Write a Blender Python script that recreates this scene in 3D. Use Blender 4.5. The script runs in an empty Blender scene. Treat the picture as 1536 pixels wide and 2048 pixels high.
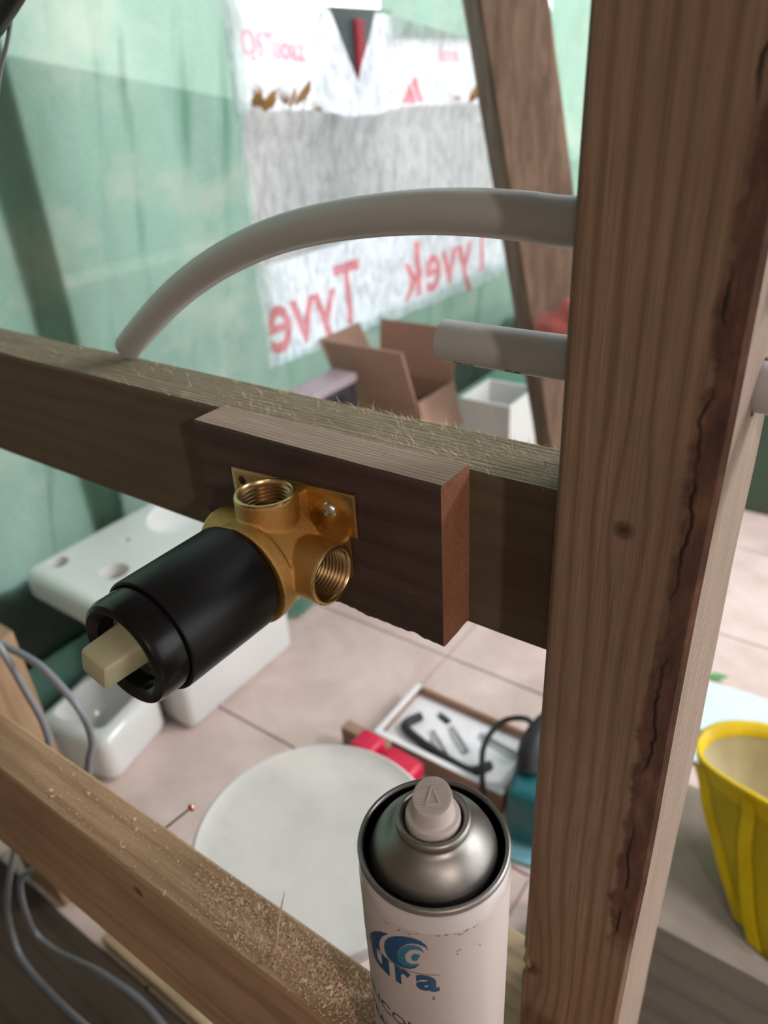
import bpy, bmesh, math, random
from mathutils import Vector, Matrix, noise
random.seed(7)
S = bpy.context.scene
COL = S.collection
PI = math.pi
# ------------------------------------------------------------------ camera, world, lights, exposure
cam_d = bpy.data.cameras.new('camera'); cam = bpy.data.objects.new('camera', cam_d); COL.objects.link(cam)
cx = Vector((0.81777673, 0.5730298, -0.05364763)); cyd = Vector((0.24787443, -0.43479589, -0.86574292)); cz = Vector((-0.51942226, 0.69468654, -0.49760539))
m = Matrix.Identity(4)
for i in range(3):
    m[i][0] = cx[i]; m[i][1] = -cyd[i]; m[i][2] = -cz[i]
m[0][3], m[1][3], m[2][3] = 0, 0, 1.3
cam.matrix_world = m
cam_d.sensor_fit = 'VERTICAL'; cam_d.sensor_height = 36; cam_d.sensor_width = 27
cam_d.lens = 1492 / 2048 * 36
cam_d.clip_start = .01
cam_d.dof.use_dof = True; cam_d.dof.focus_distance = .365; cam_d.dof.aperture_fstop = 7.6
S.camera = cam
W = bpy.data.worlds.new('overcast sky'); S.world = W; W.use_nodes = True
wn = W.node_tree.nodes; wl = W.node_tree.links
bg = wn['Background']
tc = wn.new('ShaderNodeTexCoord'); sx = wn.new('ShaderNodeSeparateXYZ'); wl.new(tc.outputs['Generated'], sx.inputs[0])
rp = wn.new('ShaderNodeValToRGB'); wl.new(sx.outputs[2], rp.inputs[0])
rp.color_ramp.elements[0].position = 0; rp.color_ramp.elements[0].color = (1, .97, .95, 1)
rp.color_ramp.elements[1].position = .6; rp.color_ramp.elements[1].color = (.80, .90, 1, 1)
wl.new(rp.outputs[0], bg.inputs[0]); bg.inputs[1].default_value = 5.6
def area(name, loc, aim, size, power, col):
    d = bpy.data.lights.new(name, 'AREA'); d.shape = 'DISK'; d.size = size; d.energy = power; d.color = col
    o = bpy.data.objects.new(name, d); COL.objects.link(o); o.location = loc
    o.rotation_euler = (Vector(aim) - Vector(loc)).to_track_quat('-Z', 'Y').to_euler(); return o
area('work lamp', (1.42, -.72, 1.95), (-.2, .3, 1.1), .09, 20, (1, .84, .76))
area('added side fill', (1.5, 1.5, 2.2), (-.2, 1.2, .2), .4, 52, (1, .93, .92))  # added fill light, brightens the floor and the post's right face
area('added floor fill', (.8, 2.3, 2.25), (.3, 2.0, 0), .6, 62, (1, .95, .95))  # added fill light over the back floor, no fitting there
area('ceiling lamp', (.45, -1.0, 2.25), (-.1, .3, .9), .12, 2.6, (1, .88, .80))
S.view_settings.view_transform = 'Standard'; S.view_settings.look = 'None'; S.view_settings.gamma = 1
S.view_settings.use_curve_mapping = False
S.view_settings.exposure = -0.75
try:
    S.cycles.use_denoising = True; S.cycles.max_bounces = 14; S.cycles.transmission_bounces = 12; S.cycles.transparent_max_bounces = 16
    S.cycles.diffuse_bounces = 8; S.cycles.sample_clamp_indirect = 6
except Exception: pass

# ------------------------------------------------------------------ material helpers
class NT:
    def __init__(s, name):
        s.m = bpy.data.materials.new(name); s.m.use_nodes = True
        s.t = s.m.node_tree; s.t.nodes.clear(); s.out = s.n('ShaderNodeOutputMaterial')
    def n(s, typ, **k):
        nd = s.t.nodes.new(typ)
        for a, v in k.items(): setattr(nd, a, v)
        return nd
    def l(s, a, b): s.t.links.new(a, b)
    def set(s, sock, v):
        if isinstance(v, bpy.types.NodeSocket): s.l(v, sock)
        elif v is not None: sock.default_value = v
    def math(s, op, a, b=None, c=None, clamp=False):
        nd = s.n('ShaderNodeMath', operation=op); nd.use_clamp = clamp
        s.set(nd.inputs[0], a); s.set(nd.inputs[1], b); s.set(nd.inputs[2], c); return nd.outputs[0]
    def mix(s, f, a, b, blend='MIX'):
        nd = s.n('ShaderNodeMix', data_type='RGBA', blend_type=blend)
        s.set(nd.inputs[0], f); s.set(nd.inputs[6], a); s.set(nd.inputs[7], b); return nd.outputs[2]
    def noise(s, vec, scale, detail=3, rough=.5, dist=0):
        nd = s.n('ShaderNodeTexNoise'); s.set(nd.inputs['Vector'], vec)
        nd.inputs['Scale'].default_value = scale; nd.inputs['Detail'].default_value = detail
        nd.inputs['Roughness'].default_value = rough; nd.inputs['Distortion'].default_value = dist; return nd.outputs[0]
    def ramp(s, f, *stops):
        nd = s.n('ShaderNodeValToRGB'); s.set(nd.inputs[0], f); e = nd.color_ramp.elements
        while len(e) < len(stops): e.new(.5)
        for i, (p, c) in enumerate(stops):
            e[i].position = p; e[i].color = (c if len(c) == 4 else (*c, 1)) if not isinstance(c, (int, float)) else (c, c, c, 1)
        return nd.outputs[0]
    def obj(s): return s.n('ShaderNodeTexCoord').outputs['Object']
    def scale(s, vec, v):
        nd = s.n('ShaderNodeMapping'); s.set(nd.inputs[0], vec); nd.inputs['Scale'].default_value = v; return nd.outputs[0]
    def xyz(s, vec):
        nd = s.n('ShaderNodeSeparateXYZ'); s.l(vec, nd.inputs[0]); return nd.outputs
    def comb(s, x, y, z):
        nd = s.n('ShaderNodeCombineXYZ'); s.set(nd.inputs[0], x); s.set(nd.inputs[1], y); s.set(nd.inputs[2], z); return nd.outputs[0]
    def bump(s, h, strength, dist=.001, prev=None):
        nd = s.n('ShaderNodeBump'); s.l(h, nd.inputs['Height']); nd.inputs['Strength'].default_value = strength
        nd.inputs['Distance'].default_value = dist
        if prev: s.l(prev, nd.inputs['Normal'])
        return nd.outputs[0]
    def pbr(s, col, rough=.5, metal=0, normal=None, spec=.5, **k):
        p = s.n('ShaderNodeBsdfPrincipled'); s.set(p.inputs['Base Color'], col if isinstance(col, bpy.types.NodeSocket) else (*col, 1))
        s.set(p.inputs['Roughness'], rough); p.inputs['Metallic'].default_value = metal
        p.inputs['Specular IOR Level'].default_value = spec
        for a, v in k.items(): s.set(p.inputs[a.replace('_', ' ')], v)
        if normal: s.l(normal, p.inputs['Normal'])
        s.l(p.outputs[0], s.out.inputs[0]); return p
def plain(name, col, rough=.5, metal=0, var=.12, bump=0, bscale=300, spec=.5):
    t = NT(name); o = t.obj(); n = t.noise(o, 25, 4)
    c = t.mix(n, (*[x * (1 - var) for x in col], 1), (*[min(1, x * (1 + var)) for x in col], 1))
    nm = t.bump(t.noise(o, bscale, 3), bump) if bump else None
    t.pbr(c, rough, metal, nm, spec); return t.m
def wood(name, light, dark, axis=0, freq=260, rough=.75, stretch=.05, bump=.35, knots=(), bark=None, stain=None, fiber=1.0, cross=0):
    """grain runs along axis; bands across axis `cross`; knots: (point, bend, radius) in object space"""
    t = NT(name); o = t.obj(); X = list(t.xyz(o))
    dark_k = None
    for (k, bend, r) in knots:
        d = t.n('ShaderNodeVectorMath', operation='DISTANCE'); sc = t.n('ShaderNodeVectorMath', operation='MULTIPLY')
        v = [1, 1, 1]; v[axis] = .38; sc.inputs[1].default_value = v; t.l(o, sc.inputs[0]); t.l(sc.outputs[0], d.inputs[0])
        d.inputs[1].default_value = [a * b for a, b in zip(k, v)]
        g = t.math('EXPONENT', t.math('MULTIPLY', t.math('POWER', t.math('DIVIDE', d.outputs['Value'], bend), 2), -1))
        away = t.math('SUBTRACT', X[cross], k[cross])
        sg = t.math('DIVIDE', away, t.math('ADD', t.math('ABSOLUTE', away), .004))
        X[cross] = t.math('SUBTRACT', X[cross], t.math('MULTIPLY', t.math('MULTIPLY', g, sg), bend * .55))
        d2 = t.n('ShaderNodeVectorMath', operation='DISTANCE'); t.l(o, d2.inputs[0]); d2.inputs[1].default_value = k
        f = t.math('SUBTRACT', 1, t.math('DIVIDE', d2.outputs['Value'], r), clamp=True)
        dark_k = f if dark_k is None else t.math('MAXIMUM', dark_k, f)
    w = t.comb(*X)
    st = [1, 1, 1]; st[axis] = stretch
    v = t.scale(w, st)
    wob = t.noise(v, 55, 3, .5)
    ph = t.math('ADD', t.math('MULTIPLY', t.xyz(v)[cross], freq * 2.4), t.math('MULTIPLY', wob, 13))
    other = [i for i in range(3) if i not in (axis, cross)][0]
    ph = t.math('ADD', ph, t.math('MULTIPLY', t.xyz(v)[other], freq * .9))
    band = t.math('ADD', t.math('MULTIPLY', t.math('SINE', ph), .5), .5)
    band = t.math('POWER', band, 2.2)
    st2 = [1, 1, 1]; st2[axis] = .02
    fib = t.noise(t.scale(o, st2), 900, 4, .65)
    big = t.noise(t.scale(o, [1 if i != axis else .25 for i in range(3)]), 22, 4, .6)
    c = t.mix(t.math('MULTIPLY', band, .75), (*light, 1), (*dark, 1))
    c = t.mix(t.math('MULTIPLY', fiber * .55, t.ramp(fib, (.35, 0), (.7, 1))), c, (*[x * .62 for x in dark], 1))
    c = t.mix(t.ramp(big, (.35, 0), (.75, .55)), c, (*[x * .75 + y * .12 for x, y in zip(dark, light)], 1))
    h = t.math('ADD', t.math('MULTIPLY', band, -.25), fib)
    if stain:
        sn = t.noise(t.scale(o, [1 if i != axis else .4 for i in range(3)]), stain[1], 5, .65)
        c = t.mix(t.ramp(sn, (.47, 0), (.68, stain[2])), c, (*stain[0], 1))
    if dark_k is not None:
        c = t.mix(t.math('POWER', dark_k, .6), c, (.045, .022, .014, 1))
    if bark:
        c, h = bark(t, o, c, h)
    t.pbr(c, rough, 0, t.bump(h, bump, .0012 if bump < .9 else .0035), .25); return t.m

# ------------------------------------------------------------------ object helpers
WL = {}
def obj(name, bm, mat, parent=None, smooth=40, loc=(0, 0, 0), mats=None):
    """bm in world coordinates; the object's origin is put at loc"""
    me = bpy.data.meshes.new(name)
    if loc != (0, 0, 0): bmesh.ops.translate(bm, verts=bm.verts, vec=-Vector(loc))
    if smooth:
        for f in bm.faces: f.smooth = True
    bm.to_mesh(me); bm.free()
    if smooth: me.set_sharp_from_angle(angle=math.radians(smooth))
    for mm in ([mat] if mats is None else mats): me.materials.append(mm)
    o = bpy.data.objects.new(name, me); COL.objects.link(o); o.location = loc
    if parent:
        pw = WL.get(parent.name, parent.location)          # where the parent's origin stands in the world
        o.parent = parent; o.matrix_parent_inverse = Matrix.Translation(pw).inverted()
    WL[o.name] = Vector(loc)
    return o
def tag(o, label=None, cat=None, group=None, kind=None):
    if label: o['label'] = label
    if cat: o['category'] = cat
    if group: o['group'] = group
    if kind: o['kind'] = kind
    return o
def empty(name, loc, label, cat, group=None):
    o = bpy.data.objects.new(name, None); COL.objects.link(o); o.location = loc; o.empty_display_size = .02
    return tag(o, label, cat, group)
def add_box(bm, lo, hi, bev=0, seg=2, rot=None, at=None):
    c = [(a + b) / 2 for a, b in zip(lo, hi)]; s = [b - a for a, b in zip(lo, hi)]
    r = bmesh.ops.create_cube(bm, size=1); vs = r['verts']
    bmesh.ops.scale(bm, vec=s, verts=vs)
    if bev:
        es = list({e for v in vs for e in v.link_edges})
        g = bmesh.ops.bevel(bm, geom=es, offset=bev, segments=seg, profile=.5, affect='EDGES')
        vs = list({v for f in g['faces'] for v in f.verts} | {v for v in vs if v.is_valid})
        seen = set(vs); q = list(vs)
        while q:
            v = q.pop()
            for e in v.link_edges:
                w = e.other_vert(v)
                if w not in seen: seen.add(w); q.append(w)
        vs = list(seen)
    bmesh.ops.translate(bm, vec=c, verts=vs)
    if rot: bmesh.ops.rotate(bm, verts=vs, cent=at or c, matrix=rot)
    return vs
def frame(d):
    d = Vector(d).normalized(); a = Vector((0, 0, 1)) if abs(d.z) < .9 else Vector((1, 0, 0))
    u = d.cross(a).normalized(); return u, d.cross(u).normalized(), d
def add_lathe(bm, org, axis, prof, seg=48, close=False, ang=None):
    """prof: (radius, height along axis)"""
    u, v, d = frame(axis); org = Vector(org); rings = []
    for r, h in prof:
        if r < 1e-6: rings.append([bm.verts.new(org + d * h)])
        else: rings.append([bm.verts.new(org + d * h + u * (r * math.cos(2 * PI * k / seg)) + v * (r * math.sin(2 * PI * k / seg))) for k in range(seg)])
    pr = list(zip(rings, rings[1:]))
    if close: pr.append((rings[-1], rings[0]))
    for A, B in pr:
        for k in range(seg):
            k2 = (k + 1) % seg
            f = [A[k % len(A)], A[k2 % len(A)], B[k2 % len(B)], B[k % len(B)]]
            f = list(dict.fromkeys(f))
            if len(f) > 2:
                try: bm.faces.new(f)
                except ValueError: pass
    bmesh.ops.recalc_face_normals(bm, faces=bm.faces)
def smooth_path(P, n=8):
    P = [Vector(p) for p in P]; out = []
    for i in range(len(P) - 1):
        a, b, c, d = P[max(i - 1, 0)], P[i], P[i + 1], P[min(i + 2, len(P) - 1)]
        for k in range(n):
            t = k / n
            out.append(.5 * ((2 * b) + (c - a) * t + (2 * a - 5 * b + 4 * c - d) * t * t + (3 * b - a - 3 * c + d) * t ** 3))
    out.append(P[-1]); return out
def add_tube(bm, P, r, seg=14, cap=True, inner=None, taper=None):
    u = None; rings = []; n = len(P)
    for i, p in enumerate(P):
        d = (P[min(i + 1, n - 1)] - P[max(i - 1, 0)]).normalized()
        if u is None: u = frame(d)[0]
        u = (u - d * u.dot(d)).normalized(); v = d.cross(u)
        rr = r if taper is None else r * taper(i / (n - 1))
        rings.append([bm.verts.new(p + (u * math.cos(2 * PI * k / seg) + v * math.sin(2 * PI * k / seg)) * rr) for k in range(seg)])
        if inner: rings[-1] = (rings[-1], [bm.verts.new(p + (u * math.cos(2 * PI * k / seg) + v * math.sin(2 * PI * k / seg)) * inner) for k in range(seg)])
    def skin(A, B, flip=False):
        for k in range(seg):
            f = [A[k], A[(k + 1) % seg], B[(k + 1) % seg], B[k]]
            bm.faces.new(f[::-1] if flip else f)
    if inner:
        for A, B in zip(rings, rings[1:]): skin(A[0], B[0]); skin(A[1], B[1], True)
        skin(rings[0][1], rings[0][0]); skin(rings[-1][0], rings[-1][1])
    else:
        for A, B in zip(rings, rings[1:]): skin(A, B)
        if cap: bm.faces.new(rings[0][::-1]); bm.faces.new(rings[-1])
    bmesh.ops.recalc_face_normals(bm, faces=bm.faces)
def timber_bm(lo, hi, axis, bev=.0015, n=60, jit=.0004, fn=None, k=7):
    """sawn length of timber swept along an axis; rounded, slightly uneven arrises"""
    bm = bmesh.new(); ax = [i for i in range(3) if i != axis]
    a0, a1, b0, b1 = lo[ax[0]], hi[ax[0]], lo[ax[1]], hi[ax[1]]
    pts = []
    def side(p, q):
        for i in range(k): pts.append((p[0] + (q[0] - p[0]) * i / k, p[1] + (q[1] - p[1]) * i / k))
    c = [(a0 + bev, b0), (a1 - bev, b0), (a1, b0 + bev), (a1, b1 - bev), (a1 - bev, b1), (a0 + bev, b1), (a0, b1 - bev), (a0, b0 + bev)]
    for i in range(8):
        p, q = c[i], c[(i + 1) % 8]
        if i % 2 == 0: side(p, q)
        else: pts.append(p); pts.append(((p[0] + q[0]) / 2 + (c[i][0] - (a0 + a1) / 2 > 0) * .0, (p[1] + q[1]) / 2))
    rings = []
    for i in range(n + 1):
        L = lo[axis] + (hi[axis] - lo[axis]) * i / n; ring = []
        for (p, q) in pts:
            v = [0, 0, 0]; v[axis] = L; v[ax[0]] = p; v[ax[1]] = q
            if jit and 0 < i < n:
                w = Vector([v[j] * (18 if j == axis else 90) for j in range(3)])
                d = noise.noise_vector(w) * jit; d[axis] = 0; v = list(Vector(v) + d)
            if fn: v = fn(*v)
            ring.append(bm.verts.new(v))
        rings.append(ring)
    K = len(pts)
    for A, B in zip(rings, rings[1:]):
        for i in range(K): bm.faces.new([A[i], A[(i + 1) % K], B[(i + 1) % K], B[i]])
    bm.faces.new(rings[0][::-1]); bm.faces.new(rings[-1])
    bmesh.ops.recalc_face_normals(bm, faces=bm.faces); return bm
def boolean(o, cutters, op='DIFFERENCE', solver='EXACT'):
    tmp = []
    for bm in cutters:
        me = bpy.data.meshes.new('cut'); bm.to_mesh(me); bm.free()
        c = bpy.data.objects.new('cut', me); COL.objects.link(c); tmp.append(c)
        md = o.modifiers.new('b', 'BOOLEAN'); md.operation = op; md.solver = solver; md.object = c
    bake(o)
    for c in tmp: bpy.data.objects.remove(c)
def bake(o):
    dg = bpy.context.evaluated_depsgraph_get(); dg.update()
    me = bpy.data.meshes.new_from_object(o.evaluated_get(dg)); o.modifiers.clear(); old = o.data; o.data = me; me.name = old.name
def fine_split(bm, L):
    for _ in range(4):
        es = [e for e in bm.edges if e.calc_length() > L]
        if not es: break
        bmesh.ops.subdivide_edges(bm, edges=es, cuts=1); bmesh.ops.triangulate(bm, faces=bm.faces)
def text_bm(s, size, bold=0, sxx=1, space=1, shear=0):
    cu = bpy.data.curves.new('t', 'FONT'); cu.body = s; cu.size = size; cu.offset = bold; cu.space_character = space; cu.shear = shear; cu.resolution_u = 4
    o = bpy.data.objects.new('t', cu); COL.objects.link(o)
    dg = bpy.context.evaluated_depsgraph_get(); dg.update()
    me = bpy.data.meshes.new_from_object(o.evaluated_get(dg)); bm = bmesh.new(); bm.from_mesh(me)
    bpy.data.objects.remove(o); bmesh.ops.scale(bm, vec=(sxx, 1, 1), verts=bm.verts)
    bmesh.ops.triangulate(bm, faces=bm.faces); return bm
def poly_bm(pts):
    bm = bmesh.new(); f = bm.faces.new([bm.verts.new((x, y, 0)) for x, y in pts]); bmesh.ops.triangulate(bm, faces=[f]); return bm
def sheet_bm(U, V, fn):
    bm = bmesh.new(); g = [[bm.verts.new(fn(u, v)) for v in V] for u in U]
    for i in range(len(U) - 1):
        for j in range(len(V) - 1): bm.faces.new([g[i][j], g[i + 1][j], g[i + 1][j + 1], g[i][j + 1]])
    return bm
def lin(a, b, n): return [a + (b - a) * i / n for i in range(n + 1)]

# ------------------------------------------------------------------ materials
def tarp_mat(name, col, trans, clear):
    t = NT(name); o = t.obj()
    n1 = t.noise(t.scale(o, (1, 1, .5)), 5, 4, .6); n2 = t.noise(o, 160, 2)
    c = t.mix(t.ramp(n1, (.3, 0), (.75, 1)), (*[x * .80 for x in col], 1), (*[min(1, x * 1.15) for x in col], 1))
    c = t.mix(t.math('MULTIPLY', n2, .25), c, (.75, .8, .72, 1))
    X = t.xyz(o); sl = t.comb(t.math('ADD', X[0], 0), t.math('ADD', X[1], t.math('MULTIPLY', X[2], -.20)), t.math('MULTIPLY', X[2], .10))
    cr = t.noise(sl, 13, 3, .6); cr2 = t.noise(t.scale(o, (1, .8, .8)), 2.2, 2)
    c = t.mix(t.math('MULTIPLY', t.ramp(cr, (.54, 0), (.66, .75)), t.ramp(cr2, (.40, .1), (.62, 1))), c, (*[x * q for x, q in zip(col, (.42, .55, .50))], 1))  # darker slanting streaks: shade of creases and doubled folds put into the colour
    c = t.mix(t.ramp(t.noise(t.scale(o, (1, 1, 1.6)), 3.1, 4, .65), (.52, 0), (.72, .5)), c, (.60, .55, .47, 1))
    tr = t.n('ShaderNodeBsdfTranslucent'); t.l(c, tr.inputs[0])
    p = t.pbr(c, .38, 0, t.bump(n2, .15), .4)
    m1 = t.n('ShaderNodeMixShader'); m1.inputs[0].default_value = trans; t.l(p.outputs[0], m1.inputs[1]); t.l(tr.outputs[0], m1.inputs[2])
    cl = t.n('ShaderNodeBsdfTransparent'); cl.inputs[0].default_value = (*[min(1, x * 1.25 + .12) for x in col], 1)
    m2 = t.n('ShaderNodeMixShader'); m2.inputs[0].default_value = clear; t.l(m1.outputs[0], m2.inputs[1]); t.l(cl.outputs[0], m2.inputs[2])
    t.l(m2.outputs[0], t.out.inputs[0]); return t.m
M = {}
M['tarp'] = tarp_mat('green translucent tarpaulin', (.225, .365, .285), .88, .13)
M['tarp_dark'] = tarp_mat('green tarpaulin folded double', (.12, .34, .25), .5, .05)
def wrap_mat(name, trans, clear, front=.8):
    t = NT(name); o = t.obj()
    n = t.noise(t.scale(o, (1, 1.6, .7)), 26, 5, .62, .6)
    c = t.mix(t.ramp(n, (.36, 0), (.60, 1)), (.58, .58, .61, 1), (.94, .94, .97, 1))
    tr = t.n('ShaderNodeBsdfTranslucent'); t.l(c, tr.inputs[0])
    p = t.pbr(t.mix(.5, c, (*[front] * 3, 1)), .5, 0, t.bump(n, .5, .01), .3)
    m1 = t.n('ShaderNodeMixShader'); m1.inputs[0].default_value = trans; t.l(p.outputs[0], m1.inputs[1]); t.l(tr.outputs[0], m1.inputs[2])
    cl = t.n('ShaderNodeBsdfTransparent'); m2 = t.n('ShaderNodeMixShader'); m2.inputs[0].default_value = clear
    t.l(m1.outputs[0], m2.inputs[1]); t.l(cl.outputs[0], m2.inputs[2]); t.l(m2.outputs[0], t.out.inputs[0]); return t.m
M['wrap'] = wrap_mat('white fibrous building membrane', .86, .05)
M['wrap_double'] = wrap_mat('white building membrane folded over', .19, .0, .25)
def ink(name, col):
    t = NT(name); o = t.obj(); b = t.n('ShaderNodeBsdfTransparent')
    c = t.mix(t.ramp(t.noise(o, 60, 4), (.35, 0), (.7, 1)), (*col, 1), (*[min(1, x * 1.25 + .08) for x in col], 1)); t.l(c, b.inputs[0])
    d = t.n('ShaderNodeBsdfDiffuse'); d.inputs[0].default_value = (.8, .2, .22, 1)
    mx = t.n('ShaderNodeMixShader'); mx.inputs[0].default_value = .15; t.l(b.outputs[0], mx.inputs[1]); t.l(d.outputs[0], mx.inputs[2])
    t.l(mx.outputs[0], t.out.inputs[0]); return t.m
M['ink'] = ink('red print seen through the membrane', (.92, .34, .36))
M['ink_pale'] = ink('pale pink print seen through the membrane', (.94, .52, .58))
def tile_mat():
    t = NT('pink beige floor tile'); o = t.obj(); w = t.n('ShaderNodeNewGeometry').outputs['Position']
    n = t.noise(w, 7, 6, .65, .4); n2 = t.noise(w, 60, 4, .6); dirt = t.noise(w, 3.0, 5, .6)
    c = t.mix(t.ramp(n, (.3, 0), (.7, 1)), (.56, .43, .39, 1), (.72, .585, .55, 1))
    c = t.mix(t.ramp(dirt, (.5, 0), (.75, .45)), c, (.33, .25, .21, 1))
    c = t.mix(t.ramp(n2, (.6, 0), (.85, .5)), c, (.72, .64, .60, 1))
    t.pbr(c, t.ramp(n2, (.3, .35), (.8, .6)), 0, t.bump(n2, .1), .4); return t.m
M['tile'] = tile_mat()
M['grout'] = plain('dusty beige grout', (.52, .41, .37), .9)
M['plaster'] = plain('brown chipboard lining', (.24, .18, .14), .9)
M['ground'] = plain('dry grass outside', (.27, .27, .17), .9, var=.3)
M['brick'] = plain('pale pink brick', (.62, .42, .36), .9, var=.2)
M['mortar'] = plain('pale mortar', (.6, .57, .52), .9)
M['fence'] = plain('weathered grey green fence board', (.16, .22, .17), .8, var=.3)
M['dark_panel'] = plain('dark grey sheet metal', (.10, .11, .12), .4)
M['red_strip'] = plain('red painted strip', (.55, .03, .06), .5)
M['ceramic'] = plain('white glazed ceramic', (.66, .67, .66), .12, var=.02)
M['ceramic_matt'] = plain('unglazed white ceramic underside', (.72, .71, .68), .4, var=.05)
M['hole_shade'] = plain('painted shade of a hollow', (.05, .05, .045), .8)  # dark fill for hollows, their shade put into the colour
M['plastic_white'] = plain('scuffed white plastic', (.76, .76, .74), .35, var=.06)
def stool_mat():
    t = NT('white laminate with stains'); o = t.obj()
    a = t.noise(o, 9, 4, .6); b = t.noise(o, 22, 4, .7)
    c = t.mix(t.ramp(a, (.45, 0), (.75, .6)), (.64, .615, .59, 1), (.49, .475, .45, 1))
    c = t.mix(t.ramp(b, (.62, 0), (.78, .5)), c, (.48, .37, .31, 1))
    t.pbr(c, .4); return t.m
M['stool'] = stool_mat()
M['pipe'] = plain('grey white plastic pipe', (.42, .42, .415), .32, var=.03, bump=.03)
M['pipe_print'] = plain('black pipe print', (.03, .03, .03), .5)
def brass_mat(name, base, rough, bscale, bstr):
    t = NT(name); o = t.obj(); n = t.noise(o, bscale, 3, .6); n2 = t.noise(o, 60, 4, .6)
    c = t.mix(n2, (*base, 1), (*[x * .72 for x in base], 1))
    t.pbr(c, t.ramp(n2, (.3, rough), (.8, rough + .14)), 1, t.bump(n, bstr, .0006)); return t.m
M['brass_cast'] = brass_mat('sand cast brass', (.76, .47, .16), .26, 2000, .8)
M['brass_thread'] = brass_mat('darker brass thread', (.50, .33, .16), .28, 300, .05)  # darker brass inside the ports
M['brass_cut'] = brass_mat('machined brass', (.82, .60, .30), .24, 300, .05)
M['black_plastic'] = plain('satin black plastic', (.0045, .0045, .005), .36, var=.1, bump=.02, spec=.28)
M['black_gloss'] = plain('gloss black plastic', (.0045, .0045, .005), .26, var=.1, spec=.3)
M['chrome'] = plain('grey steel', (.45, .46, .48), .25, 1)
M['zinc'] = plain('zinc plated screw', (.72, .72, .70), .28, 1)
M['spindle'] = plain('ivory nylon', (.42, .41, .26), .45, var=.05)
M['can_white'] = plain('white lacquer on can', (.58, .55, .56), .22, var=.03)
M['label'] = plain('satin white printed label', (.50, .445, .43), .45, var=.03)
M['steel_dome'] = brass_mat('brushed tinplate', (.36, .35, .33), .38, 400, .08)
M['steel_dark'] = plain('dark tinplate groove', (.05, .05, .048), .35, 1)
M['nozzle'] = plain('grubby white nozzle plastic', (.54, .485, .465), .45, var=.06)
M['blue_ink'] = plain('deep blue ink', (.008, .075, .19), .3, var=.05)
M['teal_ink'] = plain('teal ink', (.015, .19, .30), .3, var=.05)
M['grey_ink'] = plain('slate ink', (.04, .085, .10), .35)
M['scuff'] = plain('dark scuff mark', (.16, .10, .085), .7, var=.4)
M['cable'] = plain('grey cable sheath', (.20, .21, .24), .28)
M['hose'] = plain('black rubber hose', (.015, .018, .018), .35)
M['copper'] = plain('copper', (.75, .33, .20), .35, 1)
M['card'] = plain('brown corrugated card', (.36, .22, .15), .85, var=.12)
M['card_in'] = plain('card inner face', (.42, .25, .19), .85, var=.08)
M['carton'] = plain('white coated carton', (.66, .66, .65), .5, var=.04)
M['dark_case'] = plain('dark grey plastic case', (.035, .035, .045), .4)
M['case_top'] = plain('mauve grey case top', (.36, .30, .33), .35)
M['red_plastic'] = plain('red plastic', (.62, .012, .06), .4)
M['teal_plastic'] = plain('dark teal plastic', (.008, .10, .115), .35)
M['teal_light'] = plain('pale blue metal plate', (.18, .42, .50), .35)
M['black_rubber'] = plain('black rubber', (.015, .016, .018), .5)
M['foam'] = plain('white foam insert', (.80, .80, .84), .7)
M['liner'] = plain('grey printed liner', (.42, .42, .44), .6)
M['red_cloth'] = plain('dusty red cloth', (.50, .13, .11), .9, var=.2, bump=.3)
M['leaf'] = plain('dry orange brown leaf', (.42, .22, .07), .8, var=.35)
M['chips'] = plain('pale wood chips', (.60, .44, .31), .85, var=.3)
M['sheet_pale'] = plain('pale blue grey board', (.62, .70, .72), .5)
M['leaf_green'] = plain('green scrap', (.10, .38, .10), .6)
def bag_mat(name, col, tr_):
    t = NT(name); o = t.obj(); n = t.noise(t.scale(o, (1, 1, .4)), 18, 4, .6)
    c = t.mix(n, (*[x * .7 for x in col], 1), (*[min(1, x * 1.2) for x in col], 1))
    tr = t.n('ShaderNodeBsdfTranslucent'); t.l(c, tr.inputs[0]); p = t.pbr(c, .4, 0, t.bump(n, .4, .01), .4)
    mx = t.n('ShaderNodeMixShader'); mx.inputs[0].default_value = tr_; t.l(p.outputs[0], mx.inputs[1]); t.l(tr.outputs[0], mx.inputs[2])
    t.l(mx.outputs[0], t.out.inputs[0]); return t.m
M['bag'] = bag_mat('yellow woven polypropylene', (.60, .46, .015), .35)
M['bag_trim'] = bag_mat('strong yellow webbing', (.78, .55, .005), .15)
M['bag_in'] = bag_mat('beige bag lining', (.60, .52, .30), .3)

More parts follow.
